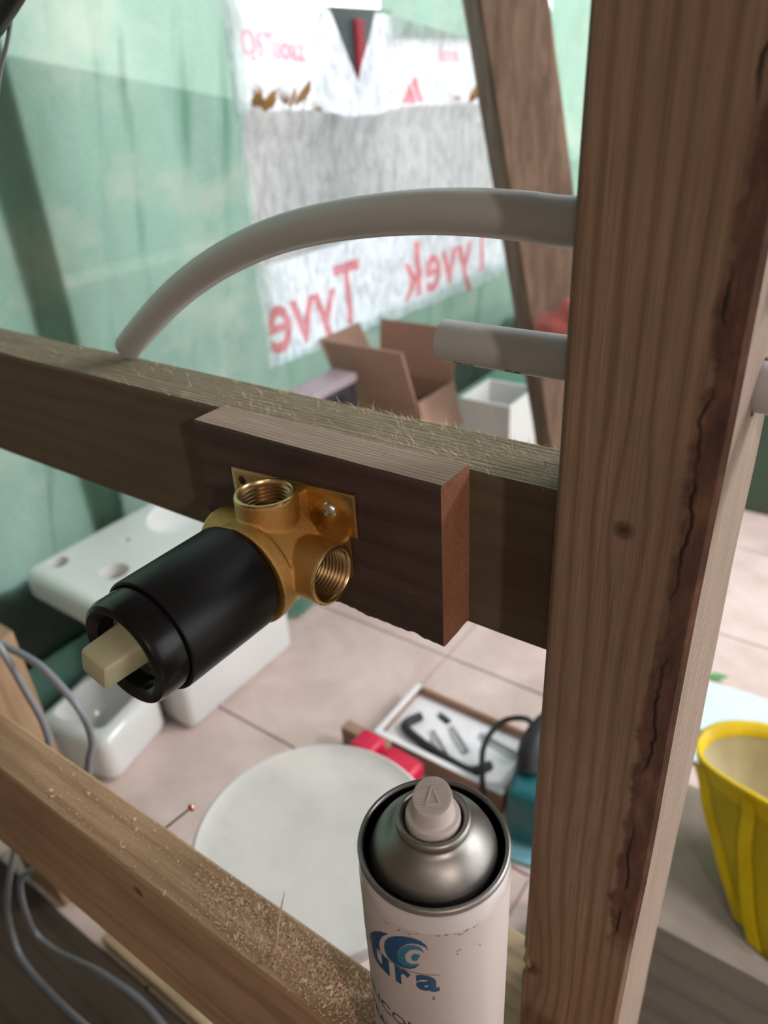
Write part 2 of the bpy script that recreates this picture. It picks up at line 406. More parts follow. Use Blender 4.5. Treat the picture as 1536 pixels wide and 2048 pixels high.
def post_bark(t, o, c, h):
    X = t.xyz(o)
    edge = t.math('ADD', .0545, t.math('MULTIPLY', t.math('SUBTRACT', t.noise(t.scale(o, (.2, .2, 1)), 42, 4, .6), .5), .020))
    low = t.math('MULTIPLY', t.math('SUBTRACT', 1.25, X[2]), .012)          # the waney strip is broader low down
    edge = t.math('SUBTRACT', edge, t.math('MAXIMUM', t.math('MINIMUM', low, .004), -.003))
    f = t.math('MULTIPLY', t.math('SUBTRACT', X[0], edge), 380, clamp=True)
    front = t.math('MULTIPLY', t.math('SUBTRACT', .006, X[1]), 400, clamp=True)
    fin = t.math('MULTIPLY', t.math('SUBTRACT', X[2], .84), 40, clamp=True)
    f = t.math('MULTIPLY', t.math('MULTIPLY', f, front), fin)
    bn = t.noise(t.scale(o, (1, 1, .35)), 90, 5, .65)
    bc = t.ramp(bn, (.3, (.060, .030, .024)), (.52, (.115, .058, .040)), (.72, (.21, .105, .066)))
    c = t.mix(f, c, bc); h = t.math('ADD', h, t.math('MULTIPLY', t.math('MULTIPLY', bn, f), 1.5))
    # a long drying crack wandering down the waney strip, broken into lengths
    wx = t.math('ADD', .0565, t.math('MULTIPLY', t.math('SUBTRACT', t.noise(t.comb(0, 0, X[2]), 26, 3, .7), .5), .016))
    cr = t.math('SUBTRACT', 1, t.math('DIVIDE', t.math('ABSOLUTE', t.math('SUBTRACT', X[0], wx)), .0013), clamp=True)
    gap = t.ramp(t.noise(t.comb(3, 1, X[2]), 17, 1), (.46, 0), (.52, 1))
    cr = t.math('MULTIPLY', t.math('MULTIPLY', cr, gap), t.math('MULTIPLY', front, fin))
    c = t.mix(cr, c, (.012, .008, .006, 1)); h = t.math('SUBTRACT', h, t.math('MULTIPLY', cr, 3))
    return c, h
M['post_side'] = wood('pale sawn side of the post', (.42, .33, .27), (.20, .145, .11), 2, 520, .85, .03, .8, cross=1, fiber=.9)
M['post'] = wood('brown sawn softwood of the post', (.315, .21, .142), (.165, .102, .068), 2, 300, .72, .03, .35,
                 knots=(((.0318, 0, 1.1303), .014, .0052), ((.004, 0, .775), .03, .010)), bark=post_bark, stain=((.17, .095, .065), 14, .7))
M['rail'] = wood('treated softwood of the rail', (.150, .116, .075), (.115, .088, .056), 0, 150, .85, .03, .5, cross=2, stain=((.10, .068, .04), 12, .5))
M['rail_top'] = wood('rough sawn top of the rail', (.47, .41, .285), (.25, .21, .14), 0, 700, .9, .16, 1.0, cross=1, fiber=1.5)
M['joist'] = wood('sawn softwood of the joist', (.50, .34, .21), (.32, .19, .11), 0, 120, .8, .04, .4, cross=1, stain=((.22, .12, .07), 9, .6), knots=(((.10, 0, -.02), .02, .006), ((.17, .012, .15), .02, .004)))
M['block'] = wood('dark reddish hardwood block', (.105, .066, .056), (.060, .039, .035), 0, 150, .6, .05, .5, cross=2, stain=((.022, .016, .015), 20, .6))
def end_mat():
    t = NT('sawn end grain of the block'); o = t.obj(); n = t.noise(o, 900, 3, .6); n2 = t.noise(o, 260, 3, .6); n3 = t.noise(o, 35, 4, .6)
    c = t.mix(n3, (.44, .20, .11, 1), (.26, .105, .06, 1)); c = t.mix(t.ramp(n2, (.50, 0), (.8, .7)), c, (.20, .08, .05, 1))
    c = t.mix(t.ramp(n, (.62, 0), (.72, .8)), c, (.66, .46, .34, 1))
    t.pbr(c, .85, 0, t.bump(n, .9, .001), .25); return t.m
M['block_end'] = end_mat()
M['block_top'] = wood('weathered top of the block', (.42, .34, .265), (.27, .205, .155), 0, 900, .8, .30, .7, cross=1)
M['brace'] = wood('weathered brown timber', (.25, .165, .115), (.12, .078, .055), 2, 70, .85, .05, .4, stain=((.06, .04, .03), 5, .6))
M['stud'] = wood('pale softwood', (.48, .32, .20), (.30, .18, .10), 2, 130, .8, .05, .3)
M['plate'] = wood('pale softwood plate', (.55, .42, .28), (.36, .25, .15), 0, 130, .8, .05, .4, cross=1)
M['dark_wood_shade'] = wood('dark timber and floor shade', (.085, .062, .045), (.045, .032, .024), 0, 60, .85, .05, .3, cross=1)  # dark timbers; on the low left panel the colour stands for floor shade
M['bin'] = plain('dark green plastic', (.05, .10, .065), .5)
M['mat'] = plain('grey brown floor shade', (.27, .22, .18), .8, var=.2)  # colour of the shaded floor around the bag
M['fibre'] = plain('torn wood fibre', (.58, .48, .30), .8, var=.2)

# ------------------------------------------------------------------ the setting
XW = -1.45
bm = bmesh.new(); add_box(bm, (-1.6, -1.5, -.06), (2.6, 3.4, -.006))
floor = tag(obj('floor', bm, M['grout'], smooth=0), kind='structure')
tile_me = None; x0, y0, P = -.783, 1.28, .45
for i in range(-2, 8):
    for j in range(-3, 5):
        X, Y = x0 + i * P, y0 + j * P
        if X > 2.3 or Y > 3.0: continue
        if tile_me is None:
            bm = bmesh.new(); add_box(bm, (-.2225, -.2225, -.006), (.2225, .2225, .0), .001, 1)
            o = obj('tile', bm, M['tile'], floor, 30, (0, 0, 0)); tile_me = o.data
        else:
            o = bpy.data.objects.new('tile', tile_me); COL.objects.link(o); o.parent = floor
        o.location = (X + P / 2, Y + P / 2, random.uniform(-.0004, .0004))
def fold(y, z):
    """wrinkles of the hanging tarpaulin, slack between the studs"""
    d = .018 * math.sin(7 * y + 2.2 * z + 1.5 * noise.noise(Vector((y * 2, z * 1.2, 0))))
    d += .008 * math.sin(31 * y - 9 * z + 4 * noise.noise(Vector((y * 3, z * 2, 4))))
    d += .05 * noise.noise(Vector((y * 2.4 - z * .5, z * .7, 3))) + .018 * noise.noise(Vector((y * 11 - z * 3.5, z * 1.6, 9)))
    k = min(1, 1.6 * math.exp(-((y - .855) / .15) ** 2))
    return d * (1 - k)
def in_hole(y, z): return 1.47 < y < 2.90 and .66 < z < (1.60 if y < 2.07 else 1.40)
U, V = lin(-.3, 3.2, 150), lin(-.0, 2.4, 90)
bm = sheet_bm(U, V, lambda y, z: (XW + .5 * fold(y, z) - .012, y, z))
bmesh.ops.delete(bm, geom=[f for f in bm.faces if in_hole(*f.calc_center_median()[1:])], context='FACES')
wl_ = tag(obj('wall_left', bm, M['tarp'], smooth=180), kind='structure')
bm = sheet_bm(lin(-1.45, 2.2, 130), lin(0, 2.4, 60), lambda x, z: (x, 3.2 - .5 * fold(x * 1.3 + 5, z), z))
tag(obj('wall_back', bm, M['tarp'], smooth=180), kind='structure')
bm = sheet_bm(lin(-1.45, 2.2, 40), lin(.9, 3.2, 24), lambda x, y: (x, y, 2.4 + .05 * noise.noise(Vector((x, y, 1)))))
tag(obj('ceiling', bm, M['wrap_double'], smooth=180), kind='structure')
bm = bmesh.new(); add_box(bm, (-1.6, -1.42, 2.4), (2.3, .9, 2.46)); tag(obj('ceiling_board', bm, M['plaster'], smooth=0), kind='structure')
bm = bmesh.new(); add_box(bm, (-1.6, -1.42, 0), (2.2, -1.32, 2.4)); add_box(bm, (-1.58, -1.32, 0), (-1.48, -.3, 2.4))
tag(obj('wall_front', bm, M['plaster'], smooth=0), kind='structure')
bm = bmesh.new(); add_box(bm, (2.2, -1.4, 0), (2.3, .4, 2.4)); add_box(bm, (2.2, 3.0, 0), (2.3, 3.2, 2.4)); add_box(bm, (2.2, .4, 2.2), (2.3, 3.0, 2.4))
tag(obj('wall_right', bm, M['plaster'], smooth=0), kind='structure')
bm = bmesh.new(); add_box(bm, (-14, -12, -.2), (14, 14, -.07))
tag(obj('ground', bm, M['ground'], smooth=0), kind='structure')
# slack foot of the tarpaulin lying in on the floor
bm = sheet_bm(lin(-.3, 3.0, 90), lin(0, 1, 14), lambda y, s: (XW + .012 + (.235 + .03 * noise.noise(Vector((y * 6, 0, 2)))) * (.06 + .94 * min(1, max(0, (y - 1.12) / .06))) * s ** 1.4, y, .012 + .18 * (1 - s) ** 2.2 + .012 * math.sin(24 * y + 3 * s) * (1 - abs(2 * s - 1)) ** .5 + .006))
o = obj('tarpaulin_skirt', bm, M['tarp_dark'], smooth=180, loc=(XW, .5, 0))
tag(o, 'dark green slack foot of the tarpaulin bunched along the floor edge', 'tarpaulin')
# what stands outside the tarpaulin
tag(obj('outside_stud', timber_bm((XW - .118, .805, .402), (XW - .0165, .905, 2.4), 2, .004, 20, .001), M['fence'], loc=(XW - .09, .855, .402)), 'dark square stud showing through the green tarpaulin on the far left', 'stud')
f = empty('board_fence', (-5.0, 1, -.07), 'dim board fence showing through the lower green tarpaulin', 'fence')
for k in range(38):
    bm = bmesh.new(); add_box(bm, (-5.03, -1.8 + k * .3, -.07), (-5.0, -1.503 + k * .3, 1.5))
    for v in bm.verts:
        if v.co.z > 1: v.co.z = 1.55 - .17 * (min(max(v.co.y, .6), 6.5) - 3.25)
    obj('board', bm, M['fence'], f, 0)
f = empty('brick_planter', (-2.4, 1, -.07), 'low pale pink brick planter wall blurred behind the green tarpaulin', 'planter')
bm = bmesh.new(); add_box(bm, (-2.49, .0, -.07), (-2.31, 2.3, .765)); obj('mortar_core', bm, M['mortar'], f, 0)
bme = None
for r_ in range(11):
    for k in range(10):
        if bme is None:
            bm = bmesh.new(); add_box(bm, (-.10, -.105, -.033), (.10, .105, .033), .004, 1); o = obj('brick', bm, M['brick'], f, 0); bme = o.data
        else:
            o = bpy.data.objects.new('brick', bme); COL.objects.link(o); o.parent = f; o.matrix_parent_inverse = Matrix.Translation(f.location).inverted()
        o.location = (-2.40, .11 + k * .225 + (.11 if r_ % 2 else 0), -.03 + r_ * .077)

bm = timber_bm((XW - .16, -.8, -.07), (XW - .032, 3.15, .40), 1, .004, 40, .002)
tag(obj('sleeper_wall', bm, M['dark_wood_shade'], loc=(XW - .09, 1, -.07)), 'long dark sleeper showing as the dark lower band of the green tarpaulin', 'sleeper')
# building membrane hung over the opening (print reads mirrored from inside)
def wrapx(y, z): return XW + .022 + .007 * noise.noise(Vector((y * 9, z * 5, 1))) + .0035 * noise.noise(Vector((y * 26, z * 17, 5)))
def top_z(y):
    a = 1.475 + .3 * max(0, (1.80 - y)) if y < 1.797 else (1.443 - (y - 2.01) * .075 + .02 if y > 2.01 else None)
    if y < 1.797: return 1.62 - .1 * max(0, y - 1.5) - (.0 if y < 1.66 else (y - 1.66) * .9)
    if y > 2.01: return 1.472 - (y - 2.01) * .11
    if y < 1.917: return 1.485 - (y - 1.797) / .12 * .179
    return 1.306 + (y - 1.917) / .093 * .16
def bot_z(y): return .632 - .028 * (y - 1.42) + .008 * noise.noise(Vector((y * 6, 0, 0)))
mem = empty('building_membrane', (XW + .02, 2.1, .6), 'white backlit building membrane with mirrored red print and torn V notch', 'sheet')
U = sorted(set(lin(1.425, 3.0, 150) + [1.797, 1.917, 2.01]))
bm = sheet_bm(U, lin(0, 1, 70), lambda y, s: (wrapx(y, bot_z(y) + (top_z(y) - bot_z(y)) * s), y, bot_z(y) + (top_z(y) - bot_z(y)) * s))
obj('sheet', bm, M['wrap'], mem, 180)
def flapx(y, z): return wrapx(y, z) + .012 + .016 * max(0, 1 - abs(z - 1.235) / .05)
def flap_top(y): return 1.262 - .042 * (y - 1.43) / 1.2 + .006 * noise.noise(Vector((y * 14, 0, 3))) - .022 * math.exp(-((y - 1.88) / .16) ** 2)
bm = sheet_bm(lin(1.43, 3.0, 110), lin(0, 1, 24), lambda y, s: (flapx(y, .905 + (flap_top(y) - .905) * s), y, .905 + (flap_top(y) - .905) * s))
obj('folded_flap', bm, M['wrap_double'], mem, 180)
def mirrored(txt, size, y_left, z0, sxx, matk, bold=0, space=1, mirror=True, rise=0):
    bm = text_bm(txt, size, bold, sxx, space); fine_split(bm, .02)
    xs = [v.co.x for v in bm.verts]; lo, hi = min(xs), max(xs)
    for v in bm.verts:
        u = (hi - v.co.x) if mirror else (v.co.x - lo)
        y = y_left + u; z = z0 + v.co.y + rise * u
        v.co = (wrapx(y, z) + .0045, y, z)
    return obj('print', bm, M[matk], mem, 0)
mirrored('Tyve', .262, 1.432, .672, .82, 'ink', .004, 1.02, True, -.02)
mirrored('Tyvek', .252, 2.085, .662, .92, 'ink', .004, 1.08, True, -.01)
mirrored('Q6Tuoaz', .072, 1.465, 1.375, .80, 'ink_pale', .003, 1.02, False, -.07)
mirrored('6mos', .062, 2.33, 1.350, .95, 'ink_pale', .002, 1, False, -.03)
for pts in ([(2.12, 1.245), (2.165, 1.30), (2.195, 1.262), (2.205, 1.240)], [(2.175, 1.297), (2.20, 1.317), (2.245, 1.245), (2.212, 1.243), (2.203, 1.262)]):
    bm = poly_bm(pts)
    fine_split(bm, .02)
    for v in bm.verts: y, z = v.co.x, v.co.y; v.co = (wrapx(y, z) + .004, y, z)
    obj('print', bm, M['ink'], mem, 0)
# dry leaves caught on the fold
def leaf_bm(L, w):
    bm = sheet_bm(lin(0, 1, 8), (-1, 0, 1), lambda s, t: (L * s, t * w * math.sin(PI * min(1, s * 1.02)) ** .8 * (1 - .3 * s), .25 * L * s * s + .12 * w * abs(t)))
    return bm
for k in range(16):
    y = random.choice([random.uniform(1.45, 1.72), random.uniform(1.47, 1.66), random.uniform(2.42, 2.58)]) if k > 3 else 1.50 + .045 * k
    z = flap_top(y) + random.uniform(-.006, .012)
    bm = leaf_bm(random.uniform(.05, .085), random.uniform(.016, .026))
    bmesh.ops.rotate(bm, verts=bm.verts, cent=(0, 0, 0), matrix=(Matrix.Rotation(random.uniform(0, 6.3), 3, 'Z') @ Matrix.Rotation(random.uniform(-1.0, -.1), 3, 'Y')))
    bmesh.ops.translate(bm, verts=bm.verts, vec=(flapx(y, z) - .004, y, z))
    tag(obj('dry_leaf', bm, M['leaf'], smooth=180, loc=(flapx(y, z), y, z)), 'shrivelled dry brown leaf caught on the fold of the white membrane', 'leaf', 'dry leaves on the membrane fold')
# dark thing and red strip seen through the notch
o = empty('metal_sheet', (XW - .42, 2.5, -.07), 'dark grey panel with a red strip seen through the torn notch', 'panel')
bm = bmesh.new(); add_box(bm, (XW - .45, 2.28, -.07), (XW - .42, 2.74, 1.535), .004, 1); obj('panel', bm, M['dark_panel'], o, 0)
bm = bmesh.new(); add_box(bm, (XW - .42, 2.50, -.07), (XW - .405, 2.545, 1.50), .002, 1); obj('red_strip', bm, M['red_strip'], o, 0)
# ------------------------------------------------------------------ leaning brace, cloth
def lean(x, y, z):
    c = Vector((-.60, 1.8)); a = math.radians(42); dx, dy = x - c.x, y - c.y
    return (c.x + dx * math.cos(a) - dy * math.sin(a) - .225 * z, c.y + dx * math.sin(a) + dy * math.cos(a) , z)
bm = timber_bm((-.60 - .078, 1.8 - .078, 0), (-.60 + .078, 1.8 + .078, 2.35), 2, .006, 30, .002, fn=lean)
tag(obj('leaning_post', bm, M['brace'], loc=(-.60, 1.8, 0)), 'dark weathered square timber leaning to the left behind the white pipes', 'timber')
bm = bmesh.new()
bmesh.ops.create_icosphere(bm, subdivisions=4, radius=1)
for v in bm.verts:
    p = v.co.copy(); n = noise.noise(p * 1.7) * .35 + noise.noise(p * 4) * .12
    v.co = Vector((-.655 + p.x * .085 * (1 + n), 1.655 + p.y * .045 * (1 + n) , .79 + p.z * .055 * (1 + n) + .03 * p.x))
tag(obj('cloth_bundle', bm, M['red_cloth'], smooth=180, loc=(-.655, 1.655, .75)), 'dusty red cloth bundle hung on the leaning timber between the two pipes', 'cloth')

# ------------------------------------------------------------------ boxes along the left wall
def open_box(name, lo, hi, t, mo, mi, label, cat, rotz=0, flaps=()):
    o = empty(name, ((lo[0] + hi[0]) / 2, (lo[1] + hi[1]) / 2, lo[2]), label, cat); c = Vector(o.location)
    R = Matrix.Rotation(rotz, 3, 'Z')
    bm = bmesh.new()
    add_box(bm, lo, (hi[0], hi[1], lo[2] + t))
    add_box(bm, (lo[0], lo[1], lo[2] + t), (lo[0] + t, hi[1], hi[2])); add_box(bm, (hi[0] - t, lo[1], lo[2] + t), (hi[0], hi[1], hi[2]))
    add_box(bm, (lo[0] + t, lo[1], lo[2] + t), (hi[0] - t, lo[1] + t, hi[2])); add_box(bm, (lo[0] + t, hi[1] - t, lo[2] + t), (hi[0] - t, hi[1], hi[2]))
    bmesh.ops.rotate(bm, verts=bm.verts, cent=c, matrix=R); obj('body', bm, mo, o, 0)
    for (side, w, ang, skew) in flaps:
        bm = bmesh.new()
        if side in 'xX':
            xx = lo[0] if side == 'x' else hi[0]; sg = -1 if side == 'x' else 1
            add_box(bm, (xx - t / 2, lo[1] + .004, hi[2]), (xx + t / 2, hi[1] - .004, hi[2] + w))
            bmesh.ops.rotate(bm, verts=bm.verts, cent=(xx, 0, hi[2]), matrix=Matrix.Rotation(sg * ang, 3, 'Y'))
        else:
            yy = lo[1] if side == 'y' else hi[1]; sg = 1 if side == 'y' else -1
            add_box(bm, (lo[0] + .004, yy - t / 2, hi[2]), (hi[0] - .004, yy + t / 2, hi[2] + w))
            bmesh.ops.rotate(bm, verts=bm.verts, cent=(0, yy, hi[2]), matrix=Matrix.Rotation(sg * ang, 3, 'X'))
        if skew:
            for v in bm.verts: v.co.y += skew * (v.co.z - hi[2])
        bmesh.ops.rotate(bm, verts=bm.verts, cent=c, matrix=R); obj('flap', bm, mi, o, 0)
    return o
open_box('cardboard_box', (-1.33, 1.60, .0), (-1.06, 1.80, .535), .005, M['card'], M['card_in'], 'open brown cardboard box with flaps spread, against the green wall', 'box', 0, (('x', .15, .45, 0), ('y', .17, .35, 0), ('Y', .15, .12, 0), ('X', .13, 2.9, 0)))
o = open_box('white_carton', (-1.185, 2.05, 0), (-1.0, 2.25, .375), .008, M['carton'], M['carton'], 'narrow white open carton between cardboard box and leaning timber', 'carton')
o = empty('equipment_case', (-1.30, 1.36, .33), 'dark grey box with a mauve grey top left of the cardboard box', 'case')
bm = bmesh.new(); add_box(bm, (-1.275, 1.20, .33), (-1.20, 1.515, .605), .006); obj('body', bm, M['dark_case'], o)
bm = bmesh.new(); add_box(bm, (-1.28, 1.195, .6055), (-1.195, 1.518, .63), .005); obj('lid', bm, M['case_top'], o)
bm = bmesh.new(); add_box(bm, (-1.201, 1.22, .36), (-1.194, 1.46, .585), .003); obj('recessed_panel', bm, M['black_rubber'], o)
bm = bmesh.new(); add_box(bm, (-1.29, 1.36, 0), (-1.19, 1.51, .329), .003, 1); tag(obj('storage_crate', bm, M['dark_wood_shade'], loc=(-1.3, 1.43, 0)), 'dark crate under the dark grey box by the green wall', 'crate')

# ------------------------------------------------------------------ ceramics on the floor at the left
o = empty('washbasin', (-1.28, .85, 0), 'white ceramic washbasin with tap holes standing by the green wall', 'washbasin')
bm = bmesh.new(); add_box(bm, (-1.415, .60, .375), (-1.155, 1.13, .455), .022, 4)
d = obj('deck', bm, M['ceramic'], o, 60)
cut = []
for (x, y, r) in ((-1.365, .659, .022), (-1.229, .700, .030), (-1.309, .795, .008)):
    bm = bmesh.new(); add_lathe(bm, (x, y, .30), (0, 0, 1), ((0, 0), (r, 0), (r, .25), (0, .25)), 32); cut.append(bm)
bm = bmesh.new(); bmesh.ops.create_uvsphere(bm, u_segments=32, v_segments=20, radius=1); bmesh.ops.scale(bm, vec=(.095, .13, .06), verts=bm.verts); bmesh.ops.translate(bm, vec=(-1.285, .98, .455), verts=bm.verts); cut.append(bm)
boolean(d, cut)
for f_ in d.data.polygons: f_.use_smooth = True
d.data.set_sharp_from_angle(angle=math.radians(50))
bm = bmesh.new(); add_box(bm, (-1.262, .735, 0), (-1.15, 1.10, .364), .022, 4); obj('side_panel', bm, M['ceramic'], o, 60)
bm = bmesh.new(); add_box(bm, (-1.40, .80, 0), (-1.264, 1.05, .364), .01, 2); obj('underside', bm, M['hole_shade'], o)  # solid dark block painting the shade of the hollow under the deck
# tilted square ceramic bowl in front of it
o = empty('ceramic_bowl', (-1.30, .61, 0), 'glossy white square ceramic bowl on the floor in front of the washbasin', 'bowl')
bm = bmesh.new(); add_box(bm, (-1.40, .51, 0), (-1.19, .70, .13), .03, 5); b_ = obj('body', bm, M['ceramic'], o, 60)
bm = bmesh.new(); add_box(bm, (-1.392, .518, .03), (-1.198, .692, .30), .035, 5)
for v in bm.verts:
    k = .45 + .55 * min(1, (v.co.z - .03) / .10); v.co.x = -1.30 + (v.co.x + 1.30) * k; v.co.y = .61 + (v.co.y - .61) * k
boolean(b_, [bm])
bmx = bmesh.new(); bmx.from_mesh(b_.data); bmesh.ops.rotate(bmx, verts=bmx.verts, cent=(-1.30, .61, 0), matrix=Matrix.Rotation(.22, 3, 'Z')); bmx.to_mesh(b_.data); bmx.free()
for f_ in b_.data.polygons: f_.use_smooth = True
b_.data.set_sharp_from_angle(angle=math.radians(50))
bm = bmesh.new(); add_lathe(bm, (-1.30, .61, .0315), (0, 0, 1), ((0, .003), (.022, .003), (.026, .0), (.02, -.001), (0, -.001)), 32); obj('drain', bm, M['chrome'], o)

# ------------------------------------------------------------------ round stool
o = empty('round_stool', (-.475, .44, 0), 'round white stained stool top below the spray can and rail', 'stool')
bm = bmesh.new(); add_lathe(bm, (-.475, .44, 0), (0, 0, 1), ((0, .446), (.135, .446), (.150, .449), (.157, .452), (.161, .449), (.162, .440), (.160, .424), (.155, .421), (0, .421)), 72); obj('seat', bm, M['stool'], o, 35)
for k in range(3):
    a = 2 * PI * k / 3 + .5; bm = bmesh.new()
    add_tube(bm, [Vector((-.475 + .09 * math.cos(a), .44 + .09 * math.sin(a), .42)), Vector((-.475 + .135 * math.cos(a), .44 + .135 * math.sin(a), 0))], .013, 12); obj('leg', bm, M['plastic_white'], o)

# ------------------------------------------------------------------ tray, tools
o = empty('tool_tray', (-.59, 1.015, 0), 'shallow brown edged tray with white foam insert on the tiled floor', 'tray')
bm = bmesh.new(); t_ = .006; lo, hi = (-.756, .925, 0), (-.440, 1.104, .055)
add_box(bm, (lo[0], lo[1], 0), (hi[0], hi[1], .004))
for a, b in (((lo[0], lo[1], .004), (lo[0] + t_, hi[1], .055)), ((hi[0] - t_, lo[1], .004), (hi[0], hi[1], .055)), ((lo[0] + t_, lo[1], .004), (hi[0] - t_, lo[1] + t_, .055)), ((lo[0] + t_, hi[1] - t_, .004), (hi[0] - t_, hi[1], .055))): add_box(bm, a, b)
obj('frame', bm, M['card'], o, 0)
bm = bmesh.new(); add_box(bm, (lo[0] - .001, lo[1] + .0, .0552), (lo[0] + .012, hi[1], .0572)); add_box(bm, (lo[0] + .012, lo[1] - .001, .0552), (hi[0], lo[1] + .012, .0572)); obj('white_edging', bm, M['foam'], o, 0)
bm = bmesh.new(); add_box(bm, (lo[0] + .007, lo[1] + .007, .005), (hi[0] - .007, hi[1] - .007, .034), .003); ins = obj('foam_insert', bm, M['foam'], o)
cuts = []
for (x, y, w, h, r) in ((-.60, 1.02, .045, .011, -.6), (-.63, .985, .045, .012, -.6), (-.51, 1.05, .06, .012, -.1), (-.66, 1.06, .022, .010, -.3)):
    bm = bmesh.new(); add_box(bm, (x - w, y - h, .016), (x + w, y + h, .06), .006, 2, Matrix.Rotation(r, 3, 'Z')); cuts.append(bm)
boolean(ins, cuts)
for (x, y, w, h, r, mt) in ((-.60, 1.02, .030, .007, -.6, 'liner'), (-.63, .985, .030, .008, -.6, 'liner'), (-.51, 1.05, .05, .008, -.1, 'liner'), (-.66, 1.06, .016, .007, -.3, 'black_rubber')):
    bm = bmesh.new(); add_box(bm, (x - w, y - h, .0165), (x + w, y + h, .030), .004, 2, Matrix.Rotation(r, 3, 'Z')); q = obj('tray_fitting', bm, M[mt], loc=(x, y, .0165))
    tag(q, {-.60: 'grey fitting in the middle slot of the white foam tray', -.63: 'grey fitting in the slot nearest the red tool in the white tray', -.51: 'long grey fitting along the far edge of the white tray', -.66: 'small black fitting in the far left slot of the white tray'}[x], 'fitting')
bm = bmesh.new(); add_tube(bm, smooth_path([(-.70, 1.03, .0445), (-.715, .985, .0445), (-.66, .965, .0445), (-.60, .955, .0445), (-.54, .95, .0445), (-.515, .965, .0445), (-.50, .99, .0445)]), .010, 10); tag(obj('black_cable', bm, M['black_rubber'], loc=(-.6, .95, .036)), 'thick black cable lying along the near side of the white tray', 'cable')
# red and teal tool
o = empty('red_teal_tool', (-.67, .85, 0), 'red and dark teal hand tool beside the white tray', 'tool')
R = Matrix.Rotation(math.radians(-4), 3, 'Z'); at = (-.67, .85, .05)
bm = bmesh.new(); add_box(bm, (-.77, .80, .0), (-.56, .87, .075), .02, 3, R, at); obj('body', bm, M['teal_plastic'], o)
bm = bmesh.new(); add_box(bm, (-.752, .822, .0765), (-.692, .882, .112), .012, 3, R, at); add_box(bm, (-.692, .835, .0765), (-.67, .876, .098), .008, 2, R, at); obj('red_guard', bm, M['red_plastic'], o)
bm = bmesh.new(); add_box(bm, (-.672, .81, .0765), (-.585, .875, .118), .014, 3, R, at); obj('red_grip', bm, M['red_plastic'], o)
bm = bmesh.new(); add_box(bm, (-.82, .885, 0), (-.70, .915, .07), .003, 1); tag(obj('small_box', bm, M['card'], loc=(-.75, .88, 0)), 'small brown cardboard box behind the red tool', 'box')
# teal power tool
def shift(bm): bmesh.ops.translate(bm, verts=bm.verts, vec=(.010, .072, 0))
o = empty('power_tool', (-.41, .90, 0), 'dark teal corded power tool standing right of the white tray', 'power tool')
bm = bmesh.new(); add_box(bm, (-.43, .80, .012), (-.335, .915, .15), .018, 3, Matrix.Rotation(.25, 3, 'Z')); shift(bm); obj('body', bm, M['teal_plastic'], o)
bm = bmesh.new(); add_box(bm, (-.425, .77, 0), (-.325, .93, .0115), .003, 2, Matrix.Rotation(.25, 3, 'Z')); shift(bm); obj('base_plate', bm, M['teal_light'], o)
bm = bmesh.new(); add_tube(bm, smooth_path([(-.40, .86, .15), (-.41, .89, .185), (-.40, .95, .20), (-.36, 1.0, .19), (-.31, 1.01, .14)]), .024, 14); shift(bm); obj('handle', bm, M['black_rubber'], o)
bm = bmesh.new(); add_box(bm, (-.43, .985, .10), (-.30, 1.06, .185), .02, 3); shift(bm); obj('motor_housing', bm, M['teal_plastic'], o)
bm = bmesh.new(); add_tube(bm, smooth_path([(-.42, .93, .17), (-.455, .965, .165), (-.505, .955, .14), (-.52, .905, .11), (-.50, .86, .07), (-.475, .825, .03), (-.46, .80, .006)]), .006, 10); shift(bm); obj('power_cord', bm, M['black_rubber'], o)
# ------------------------------------------------------------------ yellow bag and things at right
bm = bmesh.new(); add_box(bm, (-.36, 2.42, 0), (.4, 2.65, .50), .02, 3); tag(obj('storage_bin', bm, M['bin'], loc=(0, 2.5, 0)), 'dark green storage bin at the back, just right of the post', 'bin')
o = empty('yellow_bag', (.1, 1.05, 0), 'yellow woven rubble bag standing open behind the right side of the post', 'bag')
def bag_ring(s, inset=0):
    pts = []; b = (.02, .34, .89, 1.11); t2 = (-.135, .43, 1.0, 1.215)
    e = 1 - max(0, 1 - s) ** 1.3
    x0_, x1_, y0_, y1_ = [b[i] + (t2[i] - b[i]) * e for i in range(4)]; x0_ += inset; x1_ -= inset; y0_ += inset; y1_ -= inset
    for k in range(48):
        a = 2 * PI * k / 48; c_, s_ = math.cos(a), math.sin(a); ex = .42 + .5 * min(1, s * 1.2)
        px = (x0_ + x1_) / 2 + (x1_ - x0_) / 2 * math.copysign(abs(c_) ** ex, c_); py = (y0_ + y1_) / 2 + (y1_ - y0_) / 2 * math.copysign(abs(s_) ** ex, s_)
        w = .008 * noise.noise(Vector((px * 12, py * 12, s * 2.2))) * (1 - .5 * s)
        zz = s * (.215 + .008 * math.sin(a * 3 + .8))
        pts.append(Vector((px + w, py + w, zz + .0125)))
    return pts
def loft(rings, capf=False):
    bm = bmesh.new(); R_ = [[bm.verts.new(p) for p in r] for r in rings]; n = len(R_[0])
    for A, B in zip(R_, R_[1:]):
        for k in range(n): bm.faces.new([A[k], A[(k + 1) % n], B[(k + 1) % n], B[k]])
    if capf: bm.faces.new(R_[0][::-1])
    return bm
obj('body', loft([bag_ring(s) for s in lin(0, 1, 16)], True), M['bag'], o, 180)
obj('lining', loft([bag_ring(s, .004) for s in lin(.02, .99, 12)], True), M['bag_in'], o, 180)
obj('rim_band', loft([bag_ring(s, -.003) for s in lin(.86, 1.01, 4)] + [bag_ring(1.01, .005), bag_ring(.9, .0055)]), M['bag_trim'], o, 180)
